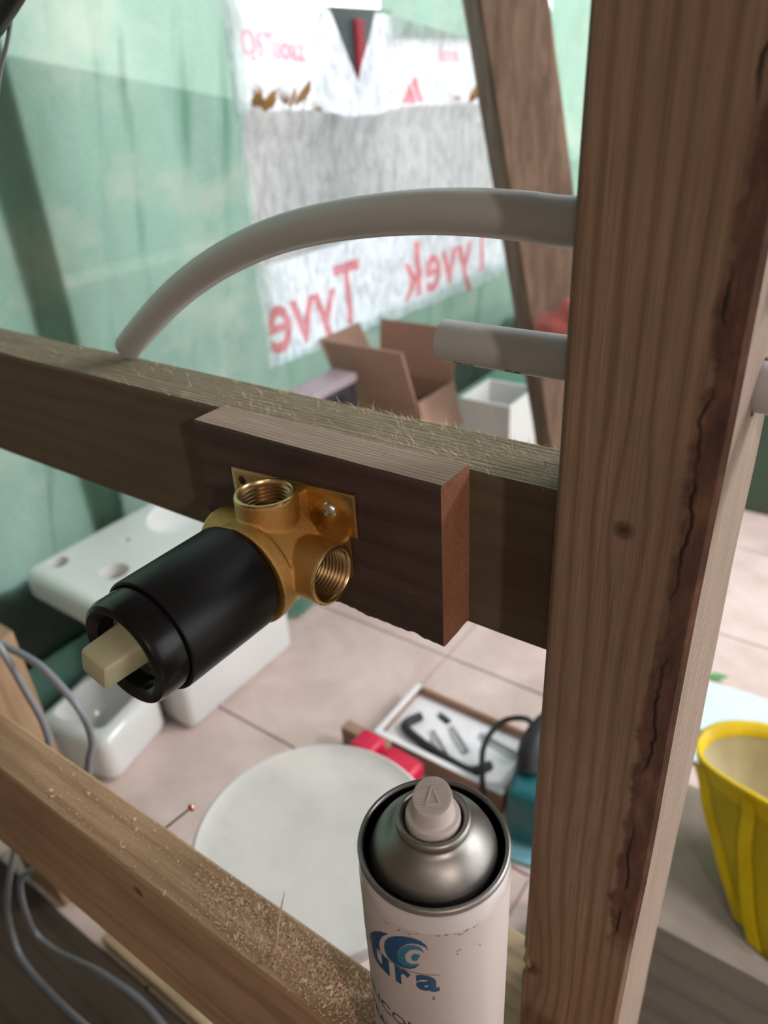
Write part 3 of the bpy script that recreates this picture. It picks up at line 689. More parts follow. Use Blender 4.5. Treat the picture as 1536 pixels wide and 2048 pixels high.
for a_ in (27, 31):
    bm = bmesh.new(); P_ = [bag_ring(s, -.006)[a_] for s in lin(.05, .95, 14)]
    for p, q in zip(P_, P_[1:]):
        w_ = Vector((.011, -.004, 0)); h_ = Vector((0, -.002, 0)); vs = [bm.verts.new(v) for v in (p - w_, p + w_, q + w_, q - w_, p - w_ + h_, p + w_ + h_, q + w_ + h_, q - w_ + h_)]
        for f_ in ((0, 1, 2, 3), (4, 5, 6, 7), (0, 3, 7, 4), (1, 2, 6, 5)): bm.faces.new([vs[i] for i in f_])
    bmesh.ops.recalc_face_normals(bm, faces=bm.faces); obj('strap', bm, M['bag_trim'], o, 0)
bm = bmesh.new(); add_box(bm, (.10, 1.0, .03), (.24, 1.03, .17), .004, 1, Matrix.Rotation(.3, 3, 'Z')); tag(obj('wood_offcut', bm, M['dark_wood_shade'], loc=(.11, 1.0, .1)), 'dark wood offcut inside the yellow bag', 'offcut')
bm = bmesh.new(); add_box(bm, (-.30, 1.36, .002), (.5, 1.53, .02), .002, 1, Matrix.Rotation(.06, 3, 'Z')); tag(obj('pale_board', bm, M['sheet_pale'], loc=(0, 1.45, 0)), 'pale blue grey board lying on the floor behind the yellow bag', 'board')
bm = bmesh.new(); add_box(bm, (-.30, 1.27, .002), (.5, 1.34, .012), .002, 1, Matrix.Rotation(.06, 3, 'Z')); tag(obj('pale_strip', bm, M['sheet_pale'], loc=(0, 1.30, 0)), 'narrow pale strip on the floor in front of the pale board', 'strip')
bm = leaf_bm(.05, .014); bmesh.ops.translate(bm, verts=bm.verts, vec=(-.205, 1.55, .004)); tag(obj('green_scrap', bm, M['leaf_green'], smooth=180, loc=(-.205, 1.55, 0)), 'tiny green scrap on the floor behind the pale board', 'scrap')
bm = bmesh.new(); add_box(bm, (-.30, .80, 0), (.7, 1.19, .011), .002, 1); tag(obj('floor_shade_board', bm, M['mat'], loc=(0, 1, 0)), 'grey brown panel added as painted floor shade under the yellow bag', 'board')  # added sheet that darkens the tiles where the floor lies in shade
tag(obj('sole_plate', timber_bm((-.26, .60, 0), (.9, .80, .10), 0, .003, 20, .001), M['dark_wood_shade'], loc=(0, .70, 0)), 'dark timber lying on the floor in front of the yellow bag', 'timber')
# ------------------------------------------------------------------ clutter low left
tag(obj('short_stud', timber_bm((-1.15, .305, 0), (-1.028, .395, .592), 2, .003, 14, .001), M['stud'], loc=(-1.09, .35, 0)), 'short pale timber stud standing at the left edge behind the cables', 'stud')
tag(obj('floor_batten', timber_bm((-.90, .30, 0), (-.62, .325, .03), 0, .002, 20, .001), M['plate'], loc=(-.8, .31, 0)), 'short pale batten on the floor below the lower beam', 'batten')
tag(obj('floor_shade_panel', timber_bm((-1.40, -.45, 0), (.1, .292, .014), 0, .003, 20, .001), M['dark_wood_shade'], loc=(-.7, -.08, 0)), 'broad dark panel added as painted floor shade under the lower beam', 'shade panel')  # added panel, the shade under the beam put into its dark colour

A_ = [(-1.1744, 0.4, 0.5253), (-1.1102, 0.4, 0.5292), (-1.0189, 0.4, 0.5373), (-0.9692, 0.4, 0.5274), (-0.9103, 0.4, 0.4838), (-0.9052, 0.4, 0.4215), (-0.91, 0.385, 0.38)]
B_ = [(-1.1614, 0.4, 0.5469), (-1.1166, 0.4, 0.5178), (-1.0836, 0.4, 0.4391), (-1.062, 0.4, 0.3686), (-1.07, 0.39, 0.30)]
A_ = [(x * .70, y * .70, 1.3 + (z - 1.3) * .70) for x, y, z in A_] + [(-.66, .25, .56), (-.73, .215, .47), (-.806, .205, .391), (-.875, .21, .26), (-.924, .22, .136), (-.866, .22, .142), (-.779, .22, .194), (-.716, .22, .231), (-.617, .22, .267), (-.56, .22, .24)]
B_ = [(x * .67, y * .67, 1.3 + (z - 1.3) * .67) for x, y, z in B_] + [(-.79, .235, .50), (-.841, .207, .380), (-.885, .195, .280), (-.912, .192, .206), (-.904, .184, .158), (-.853, .176, .166), (-.771, .168, .204), (-.653, .155, .291), (-.552, .145, .372), (-.50, .14, .40)]
for P_, lab in ((A_, 'grey cable, the one looping widest over the timber stud at left'), (B_, 'grey cable, the inner one hanging close against the timber stud at left')):
    bm = bmesh.new(); add_tube(bm, smooth_path(P_, 8), .0042, 12); tag(obj('grey_cable', bm, M['cable'], smooth=180, loc=P_[0]), lab, 'cable')
bm = bmesh.new(); add_tube(bm, smooth_path([(-.62, .33, 1.325), (-.5525, 0.33, 1.3419), (-0.5292, 0.33, 1.3511), (-0.5141, 0.33, 1.3577), (-0.4984, 0.33, 1.3664), (-.45, .33, 1.40), (-.40, .33, 1.46)]), .0068, 16)
tag(obj('black_hose', bm, M['hose'], smooth=180, loc=(-.53, .33, 1.35)), 'black rubber hose hanging across the top left corner', 'hose')
bm = bmesh.new(); add_tube(bm, smooth_path([(-.60, .338, 1.27), (-0.5635, 0.338, 1.3164), (-0.5433, 0.338, 1.3357), (-0.5326, 0.338, 1.3474), (-0.52, 0.338, 1.365), (-.49, .338, 1.42)]), .0014, 10)
tag(obj('thin_wire', bm, M['cable'], smooth=180, loc=(-.5433, .338, 1.3357)), 'thin pale wire beside the black hose at top left', 'wire')

# ------------------------------------------------------------------ the stud frame
pz0 = -.02
def post_shape(x, y, z):
    k = (y - .275) / .082; back = .275 + .072 + .024 * (1.25 - z) / .65      # the rear arris wanders
    y2 = .275 + k * (min(max(back, .345), .375) - .275)
    x2 = x + .0012 * noise.noise(Vector((z * 6, x * 20, 2)))
    d = abs(z - .776) / .014                                               # bite out of the left arris at a loose knot
    if d < 1 and x < -.102: x2 += .0075 * (1 - d * d) * (-.102 - x) / .0093 * (1 if y < .29 else .2)
    return (x2, y2, z)
post = obj('timber_post', timber_bm((-.1113, .275, 0), (-.0447, .357, 1.9), 2, .0022, 380, .0003, fn=post_shape), M['post'], loc=(-.1113, .275, 0))
tag(post, 'brown sawn upright timber post with cracked dark waney edge on right', 'post')
PY, PR = .316, .0104
cut = []
for z in (1.1863, 1.2457):
    bm = bmesh.new(); add_lathe(bm, (-.16, PY, z), (1, 0, 0), ((0, 0), (.0120, 0), (.0120, .16), (0, .16)), 40); cut.append(bm)
boolean(post, cut)
post.data.materials.append(M['post_side'])
for p_ in post.data.polygons:
    p_.use_smooth = True
    if p_.normal.x > .8: p_.material_index = 1
post.data.set_sharp_from_angle(angle=math.radians(35))
bm = bmesh.new(); bmesh.ops.create_icosphere(bm, subdivisions=3, radius=1)
for v in bm.verts:
    p = v.co.copy(); n = 1 + .25 * noise.noise(p * 2); v.co = Vector((-.1068 + p.x * .0058 * n, .2815 + p.y * .0055 * n, .7735 + p.z * .0085 * n))
o = obj('knot', bm, M['stud'], post, 50); o['label'] = 'loose pale knot in the left edge'
# rail
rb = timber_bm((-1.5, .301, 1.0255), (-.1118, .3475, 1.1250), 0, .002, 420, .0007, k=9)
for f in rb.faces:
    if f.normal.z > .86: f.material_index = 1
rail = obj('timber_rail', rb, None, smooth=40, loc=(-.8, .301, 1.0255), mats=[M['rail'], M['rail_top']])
tag(rail, 'horizontal treated timber rail with rough fibrous top joined to the post', 'rail')
bm = bmesh.new(); random.seed(3)
def fibre(bm, p, d, L, w):
    d = Vector(d).normalized(); sd = d.cross(Vector((0, 0, 1)));
    if sd.length < .1: sd = Vector((1, 0, 0))
    sd.normalize(); bend = Vector((random.uniform(-1, 1), random.uniform(-1, 1), random.uniform(-1, .6))) * .9; prev = None; q = Vector(p)
    for k in range(5):
        ww = w * (1 - k / 4.3); a, b = bm.verts.new(q - sd * ww), bm.verts.new(q + sd * ww)
        if prev: bm.faces.new([prev[0], prev[1], b, a])
        prev = (a, b); d = (d + bend * .28).normalized(); q = q + d * L / 4
for i in range(1900):
    x = -.1125 - abs(random.gauss(0, .22)) if i % 3 else random.uniform(-.36, -.113)
    y = .3025 + random.random() ** .8 * .0445 if i % 14 else random.choice((.3025, .3470))
    if x < -.9: continue
    fibre(bm, (x, y, 1.1246), (random.choice((-1, 1)) * random.uniform(.2, 1.3), random.uniform(-.6, .6), random.uniform(.10, .9)), random.uniform(.0018, .0075) * (1.8 if i % 40 == 0 else 1), random.uniform(.00008, .00024))
o = obj('torn_fibres', bm, M['fibre'], rail, 0); o['kind'] = 'stuff'
# pipes
UP = [(-0.02, .330, 1.2300), (-.07, .330, 1.2385), (-0.1309, 0.33, 1.2426), (-0.1567, 0.33, 1.2442), (-0.1824, 0.33, 1.245), (-0.2103, 0.33, 1.2442), (-0.2407, 0.33, 1.2414), (-0.2744, 0.33, 1.2363), (-0.3084, 0.33, 1.2286), (-0.3425, 0.33, 1.2174), (-0.3765, 0.33, 1.2027), (-0.4099, 0.33, 1.1847), (-0.4423, 0.33, 1.1635), (-0.4700, 0.33, 1.1385)]
UP = [(x * q, .33 * q, 1.3 + (z - 1.3) * q) for x, z, q in ((x, z, (.316 + .026 * min(1, max(0, (-.16 - x) / .3))) / .33) for x, y, z in UP)]
UP = [(-.09 + 0 * x if False else x, y, z) for x, y, z in UP][1:]
UP[0] = (-.022, PY, 1.2440); UP[-1] = (-.4915, .342, 1.1346)
bm = bmesh.new(); add_tube(bm, smooth_path(UP, 10), PR, 40, inner=.0084); up = obj('water_pipe', bm, M['pipe'], smooth=50, loc=(-.1113, PY, 1.2457))
tag(up, 'white plastic pipe arching from the post down onto the rail', 'pipe')
bm = bmesh.new(); add_tube(bm, [Vector((-.1920 + k * .02, PY, 1.1863 + .00002 * k)) for k in range(17)], PR, 40, inner=.0084)
lp = obj('water_pipe', bm, M['pipe'], smooth=50, loc=(-.1113, PY, 1.1863))
tag(lp, 'short straight white pipe end passing through the post below the arched pipe', 'pipe')
def on_pipe(txt, size, x0_, ang0, bold=0):
    b = text_bm(txt, size, bold, 1.1, 1.15); fine_split(b, .002)
    for v in b.verts:
        a = ang0 - (v.co.y) / PR; v.co = (x0_ + v.co.x, PY - (PR + .00012) * math.cos(a), 1.1863 - (PR + .00012) * math.sin(a))
    return b
o = obj('print', on_pipe('2019', .0046, -.183, 1.16, .0001), M['pipe_print'], lp, 0)
o = obj('print', on_pipe('GR', .0060, -.155, 1.18, .0001), M['pipe_print'], lp, 0)

# ------------------------------------------------------------------ hardwood mounting block
def ragged(x, y, z):
    z2 = z
    if z < 1.04:
        z2 += (.0022 * noise.noise(Vector((x * 60, y * 30, 0))) + .0012 * noise.noise(Vector((x * 220, y * 90, 4)))) * (1.04 - z) / .0117
        z2 += .004 * max(0, (-.19 - x) / .15) * (1.04 - z) / .0117
    x2 = x + (.0008 * noise.noise(Vector((y * 90, z * 70, 7))) if x < -.34 else 0)
    y2 = y
    if y < .28 and z > 1.12: y2 += .0008 * noise.noise(Vector((x * 40, 0, 3)))
    return (x2, y2 - (.0 if y > .29 else 0), z2)
bb = timber_bm((-.3445, .2725, 1.0285), (-.1685, .3008, 1.1290), 0, .0012, 240, .0003, fn=ragged, k=9)
bb.normal_update()
for f in bb.faces:
    if f.normal.z > .86: f.material_index = 1
    elif f.normal.x > .7: f.material_index = 2
block = obj('mounting_block', bb, None, smooth=35, loc=(-.3445, .2725, 1.0285), mats=[M['block'], M['block_top'], M['block_end']])
tag(block, 'dark reddish hardwood block fixed to the rail, carrying the brass valve', 'block')

# ------------------------------------------------------------------ brass mixer valve
VX, VY, VZ = -.267, .250, 1.0705
YB = .2724
valve = empty('mixer_valve', (VX, YB, VZ), 'brass concealed mixer valve with black cylindrical cap screwed to the dark block', 'valve')
# cast body: solid union, softened, then bored
bm = bmesh.new()
def rod(bm, p, ax, r, L, seg=56): add_lathe(bm, p, ax, ((0, 0), (r, 0), (r, L), (0, L)), seg)
parts = []
for p, ax, r, L in (((VX, VY, VZ - .002), (0, 0, 1), .0174, .0412), ((VX, VY, VZ), (1, 0, 0), .0174, .0428), ((VX, VY, VZ), (-1, 0, 0), .0174, .0428), ((VX, .2640, VZ - .001), (0, -1, 0), .0285, .034), ((VX, .234, VZ - .001), (0, -1, 0), .0302, .009)):
    b = bmesh.new(); rod(b, p, ax, r, L); parts.append(b)
b = bmesh.new(); add_box(b, (VX - .0145, VY, VZ), (VX + .0125, YB - .0002, VZ + .0360), .001); parts.append(b)
b = bmesh.new(); add_box(b, (VX, VY + .004, VZ - .0145), (VX + .0405, YB - .0002, VZ + .0135), .001); parts.append(b)
b = bmesh.new(); add_box(b, (VX - .0405, VY + .004, VZ - .0145), (VX, YB - .0002, VZ + .0135), .001); parts.append(b)
me = bpy.data.meshes.new('body'); parts[0].to_mesh(me)
for b in parts[1:]:
    b2 = bmesh.new(); b2.from_mesh(me); t_ = bpy.data.meshes.new('t'); b.to_mesh(t_); b2.from_mesh(t_); b2.to_mesh(me); b2.free(); b.free(); bpy.data.meshes.remove(t_)
body = bpy.data.objects.new('cast_body', me); COL.objects.link(body); me.materials.append(M['brass_cast'])
md = body.modifiers.new('r', 'REMESH'); md.mode = 'VOXEL'; md.voxel_size = .00075
md = body.modifiers.new('s', 'SMOOTH'); md.iterations = 6; md.factor = .5
bake(body)
cuts = []
for p, ax in (((VX, VY, VZ + .012), (0, 0, 1)), ((VX + .014, VY, VZ), (1, 0, 0)), ((VX - .014, VY, VZ), (-1, 0, 0))):
    b = bmesh.new(); rod(b, p, ax, .0150, .06); cuts.append(b)
boolean(body, cuts)
for p_ in body.data.polygons: p_.use_smooth = True
body.data.set_sharp_from_angle(angle=math.radians(50))
if not body.data.materials: body.data.materials.append(M['brass_cast'])
body.parent = valve; body.matrix_parent_inverse = Matrix.Translation(valve.location).inverted()
for nm, p, ax, far in (('threaded_port', (VX, VY, VZ), (0, 0, 1), .0402), ('threaded_port', (VX, VY, VZ), (1, 0, 0), .0434), ('threaded_port', (VX, VY, VZ), (-1, 0, 0), .0434)):
    prof = [(.0152, far - .006), (.0168, far - .0035), (.0171, far - .0012), (.0169, far - .0003), (.0164, far), (.0153, far), (.0146, far - .0008), (.0143, far - .0022)]; tp = [(.01425, far - .0020)]
    h = far - .0022
    while h > .0150:
        tp += [(.0142, h), (.0129, h - .0011), (.0129, h - .0013), (.0142, h - .0024)]; h -= .0024
    tp += [(.0128, .0145), (0, .0142)]
    bm = bmesh.new(); add_lathe(bm, p, ax, prof, 72); q = obj(nm, bm, M['brass_cut'], valve, 30)
    bm = bmesh.new(); add_lathe(bm, p, ax, tp, 72); obj('thread', bm, M['brass_thread'], q, 30)
# mounting plate
bm = bmesh.new(); add_box(bm, (-.3140, .2694, 1.0838), (-.2208, YB - .0001, 1.1112), .0010, 2)
for v in bm.verts:
    v.co.z -= .0052 * (-.2208 - v.co.x) / .0932
plate = obj('mounting_plate', bm, M['brass_cut'], valve)
cut = []
for (x, z) in ((-.3055, 1.0990), (-.2390, 1.0975)):
    b = bmesh.new(); rod(b, (x, .26, z), (0, 1, 0), .0030, .03); cut.append(b)
boolean(plate, cut)
bm = bmesh.new(); rod(bm, (-.3055, .2718, 1.0990), (0, 1, 0), .0029, .0004); obj('screw_hole', bm, M['hole_shade'], valve, 30)
b = bmesh.new(); add_lathe(b, (-.2390, .2693, 1.0975), (0, -1, 0), ((0, 0), (.0048, 0), (.0050, .0006), (.0044, .0017), (.0030, .0024), (.0012, .0027), (0, .0027)), 36)
scr = obj('plate_screw', b, M['zinc'], valve, 40)
cut = []
for a in (.5, .5 + PI / 2):
    b = bmesh.new(); add_box(b, (-.2390 - .0026, .2655, 1.0975 - .00055), (-.2390 + .0026, .2682, 1.0975 + .00055), 0, 1, Matrix.Rotation(a, 3, 'Y'), (-.2390, .267, 1.0975)); cut.append(b)
boolean(scr, cut)
# black cap
CX, CY, CZ = -.2712, .2240, 1.0690
bm = bmesh.new(); add_lathe(bm, (CX, CY, CZ), (0, -1, 0), ((0, 0), (.0296, 0), (.0308, .0006), (.0313, .0020), (.0314, .004), (.0314, .0595), (.0311, .0606), (.0304, .0610), (.0295, .0610), (.0295, .0590), (0, .0590)), 96); obj('black_cap', bm, M['black_plastic'], valve, 35)
# stepped collar with two gaps in the lip
bm = bmesh.new(); RO, RI, RT = .0288, .0205, .0242
NS = 120
def lip(k):
    a = 2 * PI * k / NS
    def near(c, w): 
        d = abs((a - c + PI) % (2 * PI) - PI); return d < w
    return .0782 if not near(3.70, .36) else .0655
u_, v_, d_ = Vector((1, 0, 0)), Vector((0, 0, 1)), Vector((0, -1, 0)); org = Vector((CX, CY, CZ))
rings = []
for k in range(NS):
    a = 2 * PI * k / NS; dirv = u_ * math.cos(a) + v_ * math.sin(a); H_ = lip(k)
    rings.append([bm.verts.new(org + dirv * r + d_ * h) for r, h in ((RO, .0600), (RO, H_ - .0045), (RO - .0012, H_ - .0012), (RO - .0032, H_), (RT, H_), (RI, H_ - .0025), (RI, .052), (RI - .003, .0505))])
for k in range(NS):
    A, B = rings[k], rings[(k + 1) % NS]
    for i in range(7): bm.faces.new([A[i], A[i + 1], B[i + 1], B[i]])
bmesh.ops.recalc_face_normals(bm, faces=bm.faces)
obj('collar', bm, M['black_gloss'], valve, 35)
bm = bmesh.new(); add_lathe(bm, (CX, CY, CZ), (0, -1, 0), ((.0202, .0600), (.0202, .0665), (.0192, .0672), (.0178, .0668), (.0172, .0640), (.0110, .0640), (.0105, .0615)), 64); obj('steel_ring', bm, M['chrome'], valve, 35)
bm = bmesh.new(); rod(bm, (CX, CY - .0590, CZ), (0, -1, 0), .0172, .0035); obj('cartridge_top', bm, M['black_plastic'], valve, 35)
bm = bmesh.new(); add_box(bm, (CX - .0100, CY - .0935, CZ - .0055), (CX + .0100, CY - .0625, CZ + .0125), .0026, 3, Matrix.Rotation(math.radians(18), 3, 'Y'), (CX, .14, CZ + .003))
for v in bm.verts:
    if v.co.y < .136: v.co.x = CX + (v.co.x - CX) * .90; v.co.z = CZ + (v.co.z - CZ) * .90
obj('spindle', bm, M['spindle'], valve, 30)

# ------------------------------------------------------------------ lower joist, nail, dust
JZ = .8336
jt = timber_bm((-1.2, .1505, .685), (.35, .1895, JZ), 0, .0022, 260, .0006)
joist = obj('floor_joist', jt, M['joist'], loc=(-.45, .1505, JZ))
tag(joist, 'lower sawn timber beam with drill dust, carrying the spray can', 'beam')
bm = bmesh.new(); add_lathe(bm, (-.385, .1897, .8020), (.03, 1, -.10), ((0, 0), (.0011, 0), (.0011, .0360), (.0030, .0365), (.0033, .0372), (.0031, .0382), (0, .0386)), 20)
for f in bm.faces:
    c_ = f.calc_center_median()
    if c_.y > .2245: f.material_index = 1
o = obj('copper_nail', bm, None, smooth=40, loc=(-.385, .19, .802), mats=[plain('dull steel shank', (.16, .12, .09), .5, 1), M['copper']]); tag(o, 'copper headed nail sticking out behind the lower beam', 'nail')
bm = bmesh.new(); random.seed(11)
for i in range(5200):
    t_ = random.betavariate(1.7, 1.3); x = -.315 + t_ * .20; y = random.gauss(.172, .0085)
    if i % 9 == 0: x = random.uniform(-.5, -.15); y = random.uniform(.153, .188)
    if not .1525 < y < .1880: continue
    L = random.uniform(.0003, .0012) * (2.3 if i % 17 == 0 else 1); w = L * random.uniform(.25, .6); h = random.uniform(.00015, .0004); zz = JZ - .0002 + max(0, random.gauss(0, .0003)) + .0003
    a = random.uniform(0, 6.28); tl = random.uniform(-.5, .5); R = Matrix.Translation((x, y, zz)) @ Matrix.Rotation(a, 4, 'Z') @ Matrix.Rotation(tl, 4, 'Y')
    vs = [bm.verts.new(R @ Vector(c)) for c in ((-L, -w, -h), (L, -w * .4, -h), (L * .8, w, -h), (-L * .7, w, h), (0, 0, h * 2))]
    for f in ((0, 1, 4), (1, 2, 4), (2, 3, 4), (3, 0, 4)): bm.faces.new([vs[j] for j in f])
o = obj('wood_dust', bm, M['chips'], smooth=0, loc=(-.24, .17, JZ)); tag(o, 'scatter of fine drill dust and chips on the lower beam', 'dust', kind='stuff')
bm = bmesh.new()
P_ = smooth_path([(-.2306, .1644, JZ + .0003), (-.2270, .1668, .8480), (-.2265, .1693, .8596), (-.2282, .1770, .8700), (-.2289, .1808, .8760)], 5)
add_tube(bm, P_, .0013, 6, taper=lambda t: 1.05 - .92 * t)
tag(obj('splinter', bm, M['chips'], smooth=0, loc=P_[0][:]), 'thin pale splinter standing upright in the drill dust', 'splinter')
tag(obj('noggin', timber_bm((-.185, .2765, .59), (-.1122, .352, .668), 0, .002, 20, .0008), M['plate'], loc=(-.15, .31, .668)), 'short pale rough timber between the spray can and the post', 'timber')

# ------------------------------------------------------------------ spray can
AX, AY = -.1136, .1729
can = empty('spray_can', (AX, AY, JZ), 'white spray can with blue wave logo standing on the lower beam', 'spray can')
B0 = JZ + .0004
bm = bmesh.new(); add_lathe(bm, (AX, AY, 0), (0, 0, 1), ((0, B0 + .003), (.027, B0 + .002), (.030, B0), (.0325, B0 + .002), (.0330, B0 + .006), (.0330, 1.0045), (.03295, 1.0055), (.0328, 1.0085), (.0323, 1.0115), (.0314, 1.0142), (.0308, 1.0152)), 96); obj('body', bm, M['can_white'], can, 60)
bm = bmesh.new(); add_lathe(bm, (AX, AY, 0), (0, 0, 1), ((.0330, B0 + .008), (.03312, B0 + .0082), (.03312, 1.0046), (.0330, 1.0049)), 96); obj('label_wrap', bm, M['label'], can, 60)
bm = bmesh.new(); add_lathe(bm, (AX, AY, 0), (0, 0, 1), ((.0306, 1.0150), (.0318, 1.0153), (.0327, 1.0163), (.0329, 1.0176), (.0325, 1.0189), (.0316, 1.0194), (.0307, 1.0189), (.0303, 1.0178)), 96); obj('rim_seam', bm, M['steel_dome'], can, 60)
bm = bmesh.new(); add_lathe(bm, (AX, AY, 0), (0, 0, 1), ((.0303, 1.0179), (.0298, 1.0130), (.0286, 1.0118), (.0280, 1.0126)), 96); obj('rim_groove', bm, M['steel_dark'], can, 60)
bm = bmesh.new(); add_lathe(bm, (AX, AY, 0), (0, 0, 1), ((.0280, 1.0126), (.0275, 1.0150), (.0266, 1.0180), (.0250, 1.0214), (.0228, 1.0246), (.0203, 1.0272), (.0178, 1.0291), (.0160, 1.0302), (.0157, 1.0312)), 96); obj('steel_dome', bm, M['steel_dome'], can, 60)
bm = bmesh.new(); add_lathe(bm, (AX, AY, 0), (0, 0, 1), ((.0157, 1.0308), (.0161, 1.0322), (.0159, 1.0340), (.0150, 1.0351), (.0139, 1.0350), (.0130, 1.0340), (.0126, 1.0318), (.0122, 1.0310), (.0100, 1.0308)), 80); obj('valve_cup', bm, M['steel_dome'], can, 60)
bm = bmesh.new(); TZ = 1.0462
prof = ((.0100, 1.0310), (.0116, 1.0312), (.0117, 1.0330), (.0115, 1.0358), (.0112, 1.0366), (.0094, 1.0369), (.0090, 1.0375), (.0087, 1.0395), (.0083, TZ - .001), (.0080, TZ), (0, TZ))
add_lathe(bm, (AX, AY, 0), (0, 0, 1), prof, 64)
def tilt(v):
    if v.z > 1.0385:
        k = (v.z - 1.0385) / (TZ - 1.0385); v.z += k * ((v.y - AY) * .30 - (v.x - AX) * .12)
for v in bm.verts: tilt(v.co)
nz = obj('nozzle', bm, M['nozzle'], can, 40)
bm = bmesh.new()
ang = math.atan2(-AY, -AX); ex = Vector((-math.sin(ang), math.cos(ang), 0)); ey = Vector((-math.cos(ang), -math.sin(ang), 0))   # ribs lie across the view of whoever holds it
def topv(u, w, h):
    p = Vector((AX, AY, TZ)) + ex * u + ey * w; p.z += (p.y - AY) * .30 - (p.x - AX) * .12 + h; return p
def rib(bm, a, b, w, hh=.00040):
    d = Vector((b[0] - a[0], b[1] - a[1])); n_ = Vector((-d.y, d.x)).normalized() * w
    c = [(a[0] - n_.x, a[1] - n_.y), (b[0] - n_.x, b[1] - n_.y), (b[0] + n_.x, b[1] + n_.y), (a[0] + n_.x, a[1] + n_.y)]
    lo_ = [bm.verts.new(topv(*q, -.0003)) for q in c]; hi_ = [bm.verts.new(topv(q[0], q[1], hh)) for q in c]
    bm.faces.new(hi_)
    for i in range(4): bm.faces.new([lo_[i], lo_[(i + 1) % 4], hi_[(i + 1) % 4], hi_[i]])
tri = [(-.0028, -.0034), (.0028, -.0034), (0, .0040)]
def tri_span(w):
    if not -.0040 < w < .0046: return None
    hw = .0034 * (1 - (w + .0040) / .0086) ; return hw
for k in range(-9, 10):
    w = k * .00080; hw = math.sqrt(max(0, .0074 ** 2 - w * w))
    t_ = tri_span(w)
    if t_ is None: rib(bm, (-hw, w), (hw, w), .00019)
    else:
        rib(bm, (-hw, w), (-t_ - .0004, w), .00019); rib(bm, (t_ + .0004, w), (hw, w), .00019)
        if t_ > .0012: rib(bm, (-t_ + .0009, w), (t_ - .0009, w), .00018)
for a, b in ((0, 1), (1, 2), (2, 0)): rib(bm, tri[a], tri[b], .00030, .0008)
bmesh.ops.recalc_face_normals(bm, faces=bm.faces)
obj('finger_ribs', bm, M['nozzle'], nz, 0)
CR = .03313
def wrap(bm, off=.00012):
    fine_split(bm, .0022)
    for v in bm.verts:
        a = v.co.x / CR; v.co = (AX + (CR + off) * math.cos(a), AY + (CR + off) * math.sin(a), v.co.y)
    bmesh.ops.recalc_face_normals(bm, faces=bm.faces); return bm
big = [(-0.05743, 0.98231), (-0.05645, 0.98726), (-0.0541, 0.99221), (-0.05067, 0.99645), (-0.04663, 0.99949), (-0.0425, 1.00080), (-0.03949, 1.00010), (-0.03722, 0.99780), (-0.03630, 0.99400), (-0.03791, 0.99640), (-0.04047, 0.9972), (-0.04313, 0.99660), (-0.0455, 0.99469), (-0.04815, 0.99071), (-0.0499, 0.9861), (-0.05042, 0.98202), (-0.04952, 0.9787), (-0.04731, 0.97765), (-0.04372, 0.97980), (-0.04049, 0.98252), (-0.04237, 0.97925), (-0.04475, 0.97709), (-0.04816, 0.97582), (-0.05182, 0.97514), (-0.05516, 0.97552), (-0.05713, 0.97803)]
left = [(-0.06951, 0.97355), (-0.06725, 0.97942), (-0.06342, 0.98565), (-0.05897, 0.9911), (-0.05421, 0.99477), (-0.05786, 0.98904), (-0.05995, 0.98345), (-0.06085, 0.97882), (-0.06032, 0.97521), (-0.06435, 0.97326), (-0.0684, 0.97127)]
teal = [(-0.0450, 0.99429), (-0.04224, 0.9958), (-0.03963, 0.99560), (-0.03767, 0.99180), (-0.0397, 0.99326), (-0.0419, 0.99312), (-0.04421, 0.99127), (-0.04623, 0.98732), (-0.04661, 0.98401), (-0.04576, 0.98155), (-0.04367, 0.9812), (-0.04007, 0.98351), (-0.04184, 0.98083), (-0.04467, 0.97868), (-0.0476, 0.97789), (-0.04962, 0.9787), (-0.05032, 0.98202), (-0.0496, 0.9861), (-0.04775, 0.99071)]
inner = [(-0.03973, 0.98973), (-0.04113, 0.98995), (-0.04272, 0.98902), (-0.04384, 0.98661), (-0.04363, 0.98468), (-0.04241, 0.98438), (-0.04126, 0.98533), (-0.04221, 0.98655), (-0.04198, 0.98815)]
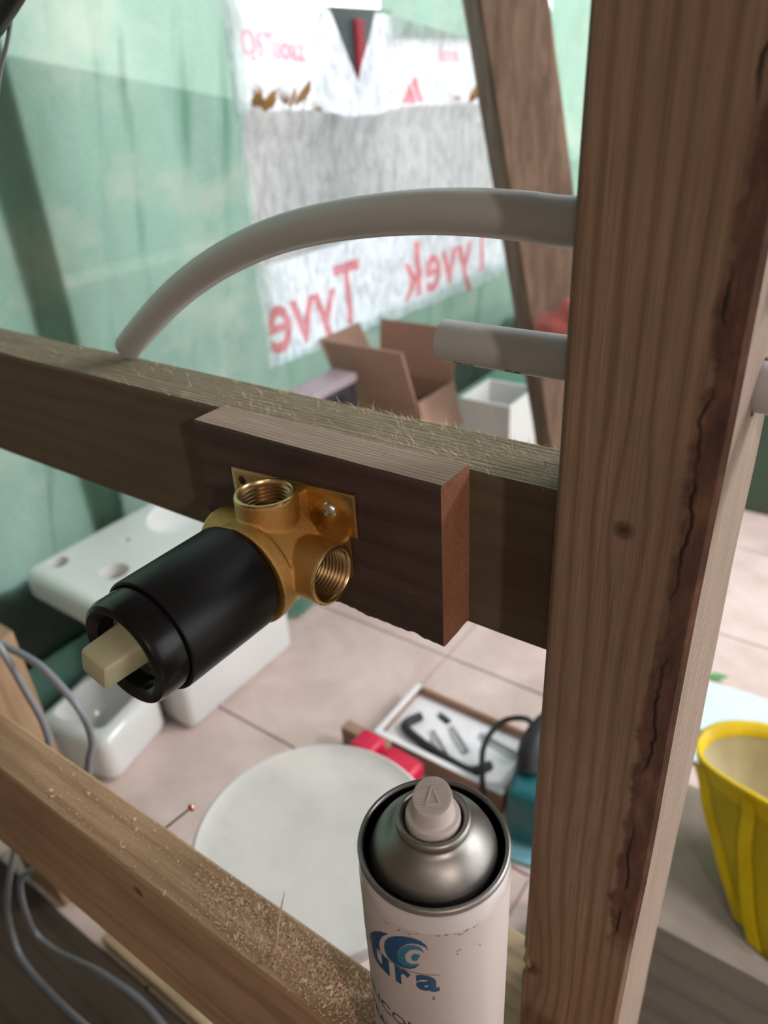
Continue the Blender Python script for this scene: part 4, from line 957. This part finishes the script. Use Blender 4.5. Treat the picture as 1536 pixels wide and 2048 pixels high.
for pts, mk in ((big, 'blue_ink'), (left, 'blue_ink'), (teal, 'teal_ink'), (inner, 'teal_ink')):
    obj('logo_shape', wrap(poly_bm(pts), .00012 if mk == 'blue_ink' else .00018), M[mk], can, 60)
def can_text(s, x0_, z0_, w, h, mk, bold):
    bm = text_bm(s, 1, bold, 1, 1)
    xs = [v.co.x for v in bm.verts]; ys = [v.co.y for v in bm.verts]
    for v in bm.verts: v.co.x = x0_ + (v.co.x - min(xs)) / (max(xs) - min(xs)) * w; v.co.y = z0_ + (v.co.y - min(ys)) / (max(ys) - min(ys)) * h; v.co.z = 0
    obj('lettering', wrap(bm), M[mk], can, 60)
can_text('c', -.0850, .9600, .0105, .0135, 'blue_ink', .035)
can_text('u', -.0676, .9612, .0122, .0130, 'blue_ink', .035)
can_text('r', -.0522, .9618, .0076, .0128, 'blue_ink', .035)
can_text('a', -.0424, .9636, .0102, .0118, 'blue_ink', .035)
can_text('SILICONE', -.0790, .9262, .0440, .0070, 'grey_ink', .004)
can_text('SPRAY', -.0800, .9090, .0235, .0075, 'grey_ink', .004)
bm = poly_bm([(-.0700, .9721), (-.060, .9733), (-.045, .9752), (-.0321, .9766), (-.0321, .9769), (-.045, .9755), (-.060, .9737), (-.0700, .9725)]); obj('logo_line', wrap(bm), M['grey_ink'], can, 60)
random.seed(5)
for (u0, z0_, n_, su, sz) in ((-.0495, 1.0025, 7, .0045, .0007), (-.024, 1.0040, 6, .0030, .0012), (-.0185, 1.0085, 5, .0022, .0012), (-.0165, .9905, 4, .0013, .0022), (-.0345, .9585, 3, .0006, .0012), (-.0235, .993, 3, .001, .004), (-.031, 1.0045, 4, .008, .0004)):
    for k in range(n_):
        uu, zz = u0 + random.gauss(0, su), z0_ + random.gauss(0, sz); r1 = random.uniform(.0002, .0007); a = random.uniform(0, 3); pts = []
        for j in range(7):
            t_ = 2 * PI * j / 7; q = r1 * random.uniform(.5, 1.2); px, py = q * math.cos(t_) * 2.0, q * math.sin(t_) * .6
            pts.append((uu + px * math.cos(a) - py * math.sin(a), min(zz + px * math.sin(a) + py * math.cos(a), 1.0050)))
        obj('scuff', wrap(poly_bm(pts), .00008), M['scuff'], can, 0)
